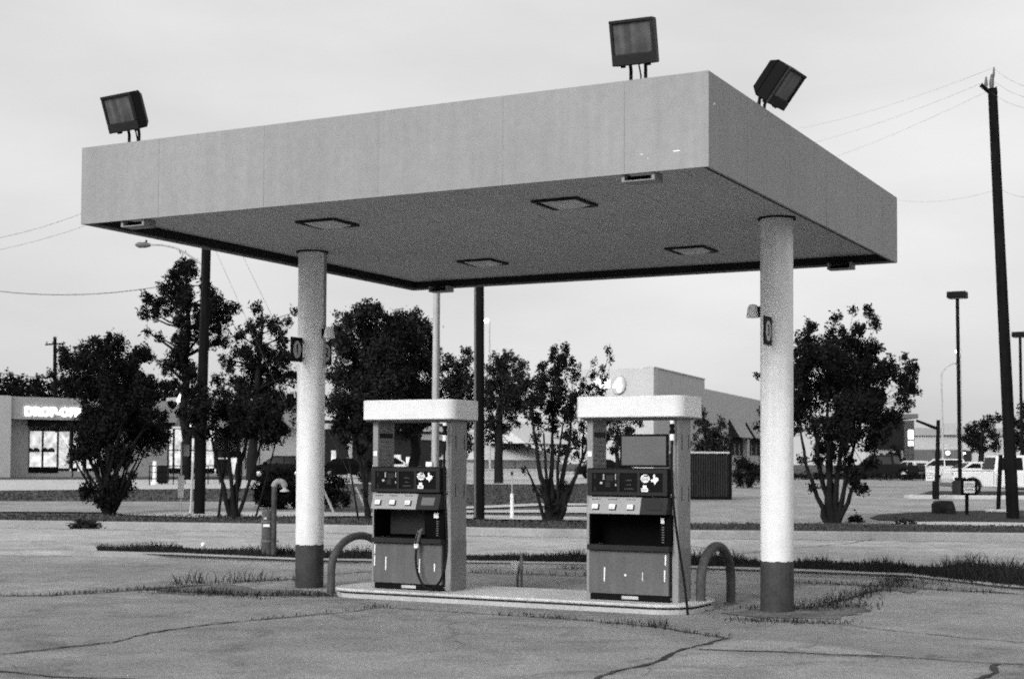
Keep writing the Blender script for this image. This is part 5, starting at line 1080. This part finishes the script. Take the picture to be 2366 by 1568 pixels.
# cloud cover evens the clear sky out: soft cloud layer over it
tc = nt.nodes.new('ShaderNodeTexCoord'); mp = nt.nodes.new('ShaderNodeMapping'); mp.inputs['Scale'].default_value = (1, 1, 3.2); nt.links.new(tc.outputs['Generated'], mp.inputs[0])
nz = nt.nodes.new('ShaderNodeTexNoise'); nz.inputs['Scale'].default_value = 2.2; nz.inputs['Detail'].default_value = 6; nt.links.new(mp.outputs[0], nz.inputs['Vector'])
mr = nt.nodes.new('ShaderNodeMapRange'); mr.inputs[1].default_value = .3; mr.inputs[2].default_value = .7; mr.inputs[3].default_value = 4.5; mr.inputs[4].default_value = 6.4; nt.links.new(nz.outputs['Fac'], mr.inputs[0])
mx = nt.nodes.new('ShaderNodeMix'); mx.data_type = 'FLOAT'; mx.inputs[0].default_value = .75; nt.links.new(bw.outputs[0], mx.inputs[2]); nt.links.new(mr.outputs[0], mx.inputs[3])
nt.links.new(mx.outputs[0], bg.inputs['Color']); bg.inputs['Strength'].default_value = .110
nt.links.new(bg.outputs[0], out.inputs[0])
sl = bpy.data.lights.new('sun', 'SUN'); sl.energy = 1.5; sl.angle = R_(24); so = bpy.data.objects.new('sun', sl); COL.objects.link(so)
sv = Vector((SUN_DIR[0] * math.cos(SUN_EL), SUN_DIR[1] * math.cos(SUN_EL), math.sin(SUN_EL))); so.rotation_euler = sv.to_track_quat('Z', 'Y').to_euler(); so.location = (0, -30, 30)
cam = bpy.data.cameras.new('camera'); co = bpy.data.objects.new('camera', cam); COL.objects.link(co); SC.camera = co
m = Matrix(((RM[0][0], RM[0][2], -RM[0][1], CAM[0]), (RM[1][0], RM[1][2], -RM[1][1], CAM[1]), (RM[2][0], RM[2][2], -RM[2][1], CAM[2]), (0, 0, 0, 1)))
co.matrix_world = m; cam.sensor_width = 36; cam.sensor_fit = 'HORIZONTAL'; cam.lens = F / 2366 * 36; cam.shift_y = SY / 2366; cam.clip_start = .1; cam.clip_end = 6000
cam.dof.use_dof = True; cam.dof.focus_distance = 17.5; cam.dof.aperture_fstop = 4.0
SC.view_settings.view_transform = 'Standard'; SC.view_settings.look = 'None'; SC.view_settings.exposure = 0.6; SC.view_settings.gamma = 1.0
SC.cycles.filter_width = 1.9; SC.cycles.use_denoising = False; SC.cycles.use_adaptive_sampling = True; SC.cycles.adaptive_threshold = .12; SC.cycles.adaptive_min_samples = 20; SC.cycles.max_bounces = 6; SC.cycles.diffuse_bounces = 3

def split_loose(o):
    bm = bmesh.new(); bm.from_mesh(o.data); seen = set(); groups = []
    for v in bm.verts:
        if v in seen: continue
        st = [v]; seen.add(v); g = []
        while st:
            a = st.pop(); g.append(a)
            for e in a.link_edges:
                q = e.other_vert(a)
                if q not in seen: seen.add(q); st.append(q)
        groups.append(set(v_.index for v_ in g))
    if len(groups) > 1:
        for g in groups[1:]:
            b2 = bm.copy(); b2.verts.ensure_lookup_table(); bmesh.ops.delete(b2, geom=[v for v in b2.verts if v.index not in g], context='VERTS')
            me = o.data.copy(); b2.to_mesh(me); b2.free(); c = o.copy(); c.data = me; COL.objects.link(c)
        bmesh.ops.delete(bm, geom=[v for v in bm.verts if v.index not in groups[0]], context='VERTS'); bm.to_mesh(o.data)
    bm.free()
for o in list(SC.objects):
    if o.type == 'MESH' and o.name.split('.')[0] in ('panel_seam', 'white_scuff', 'notice_text', 'display_window', 'paint_chip', 'bracket', 'slot', 'price_tag', 'latch', 'door_gap', 'foot_ring', 'strap'): split_loose(o)
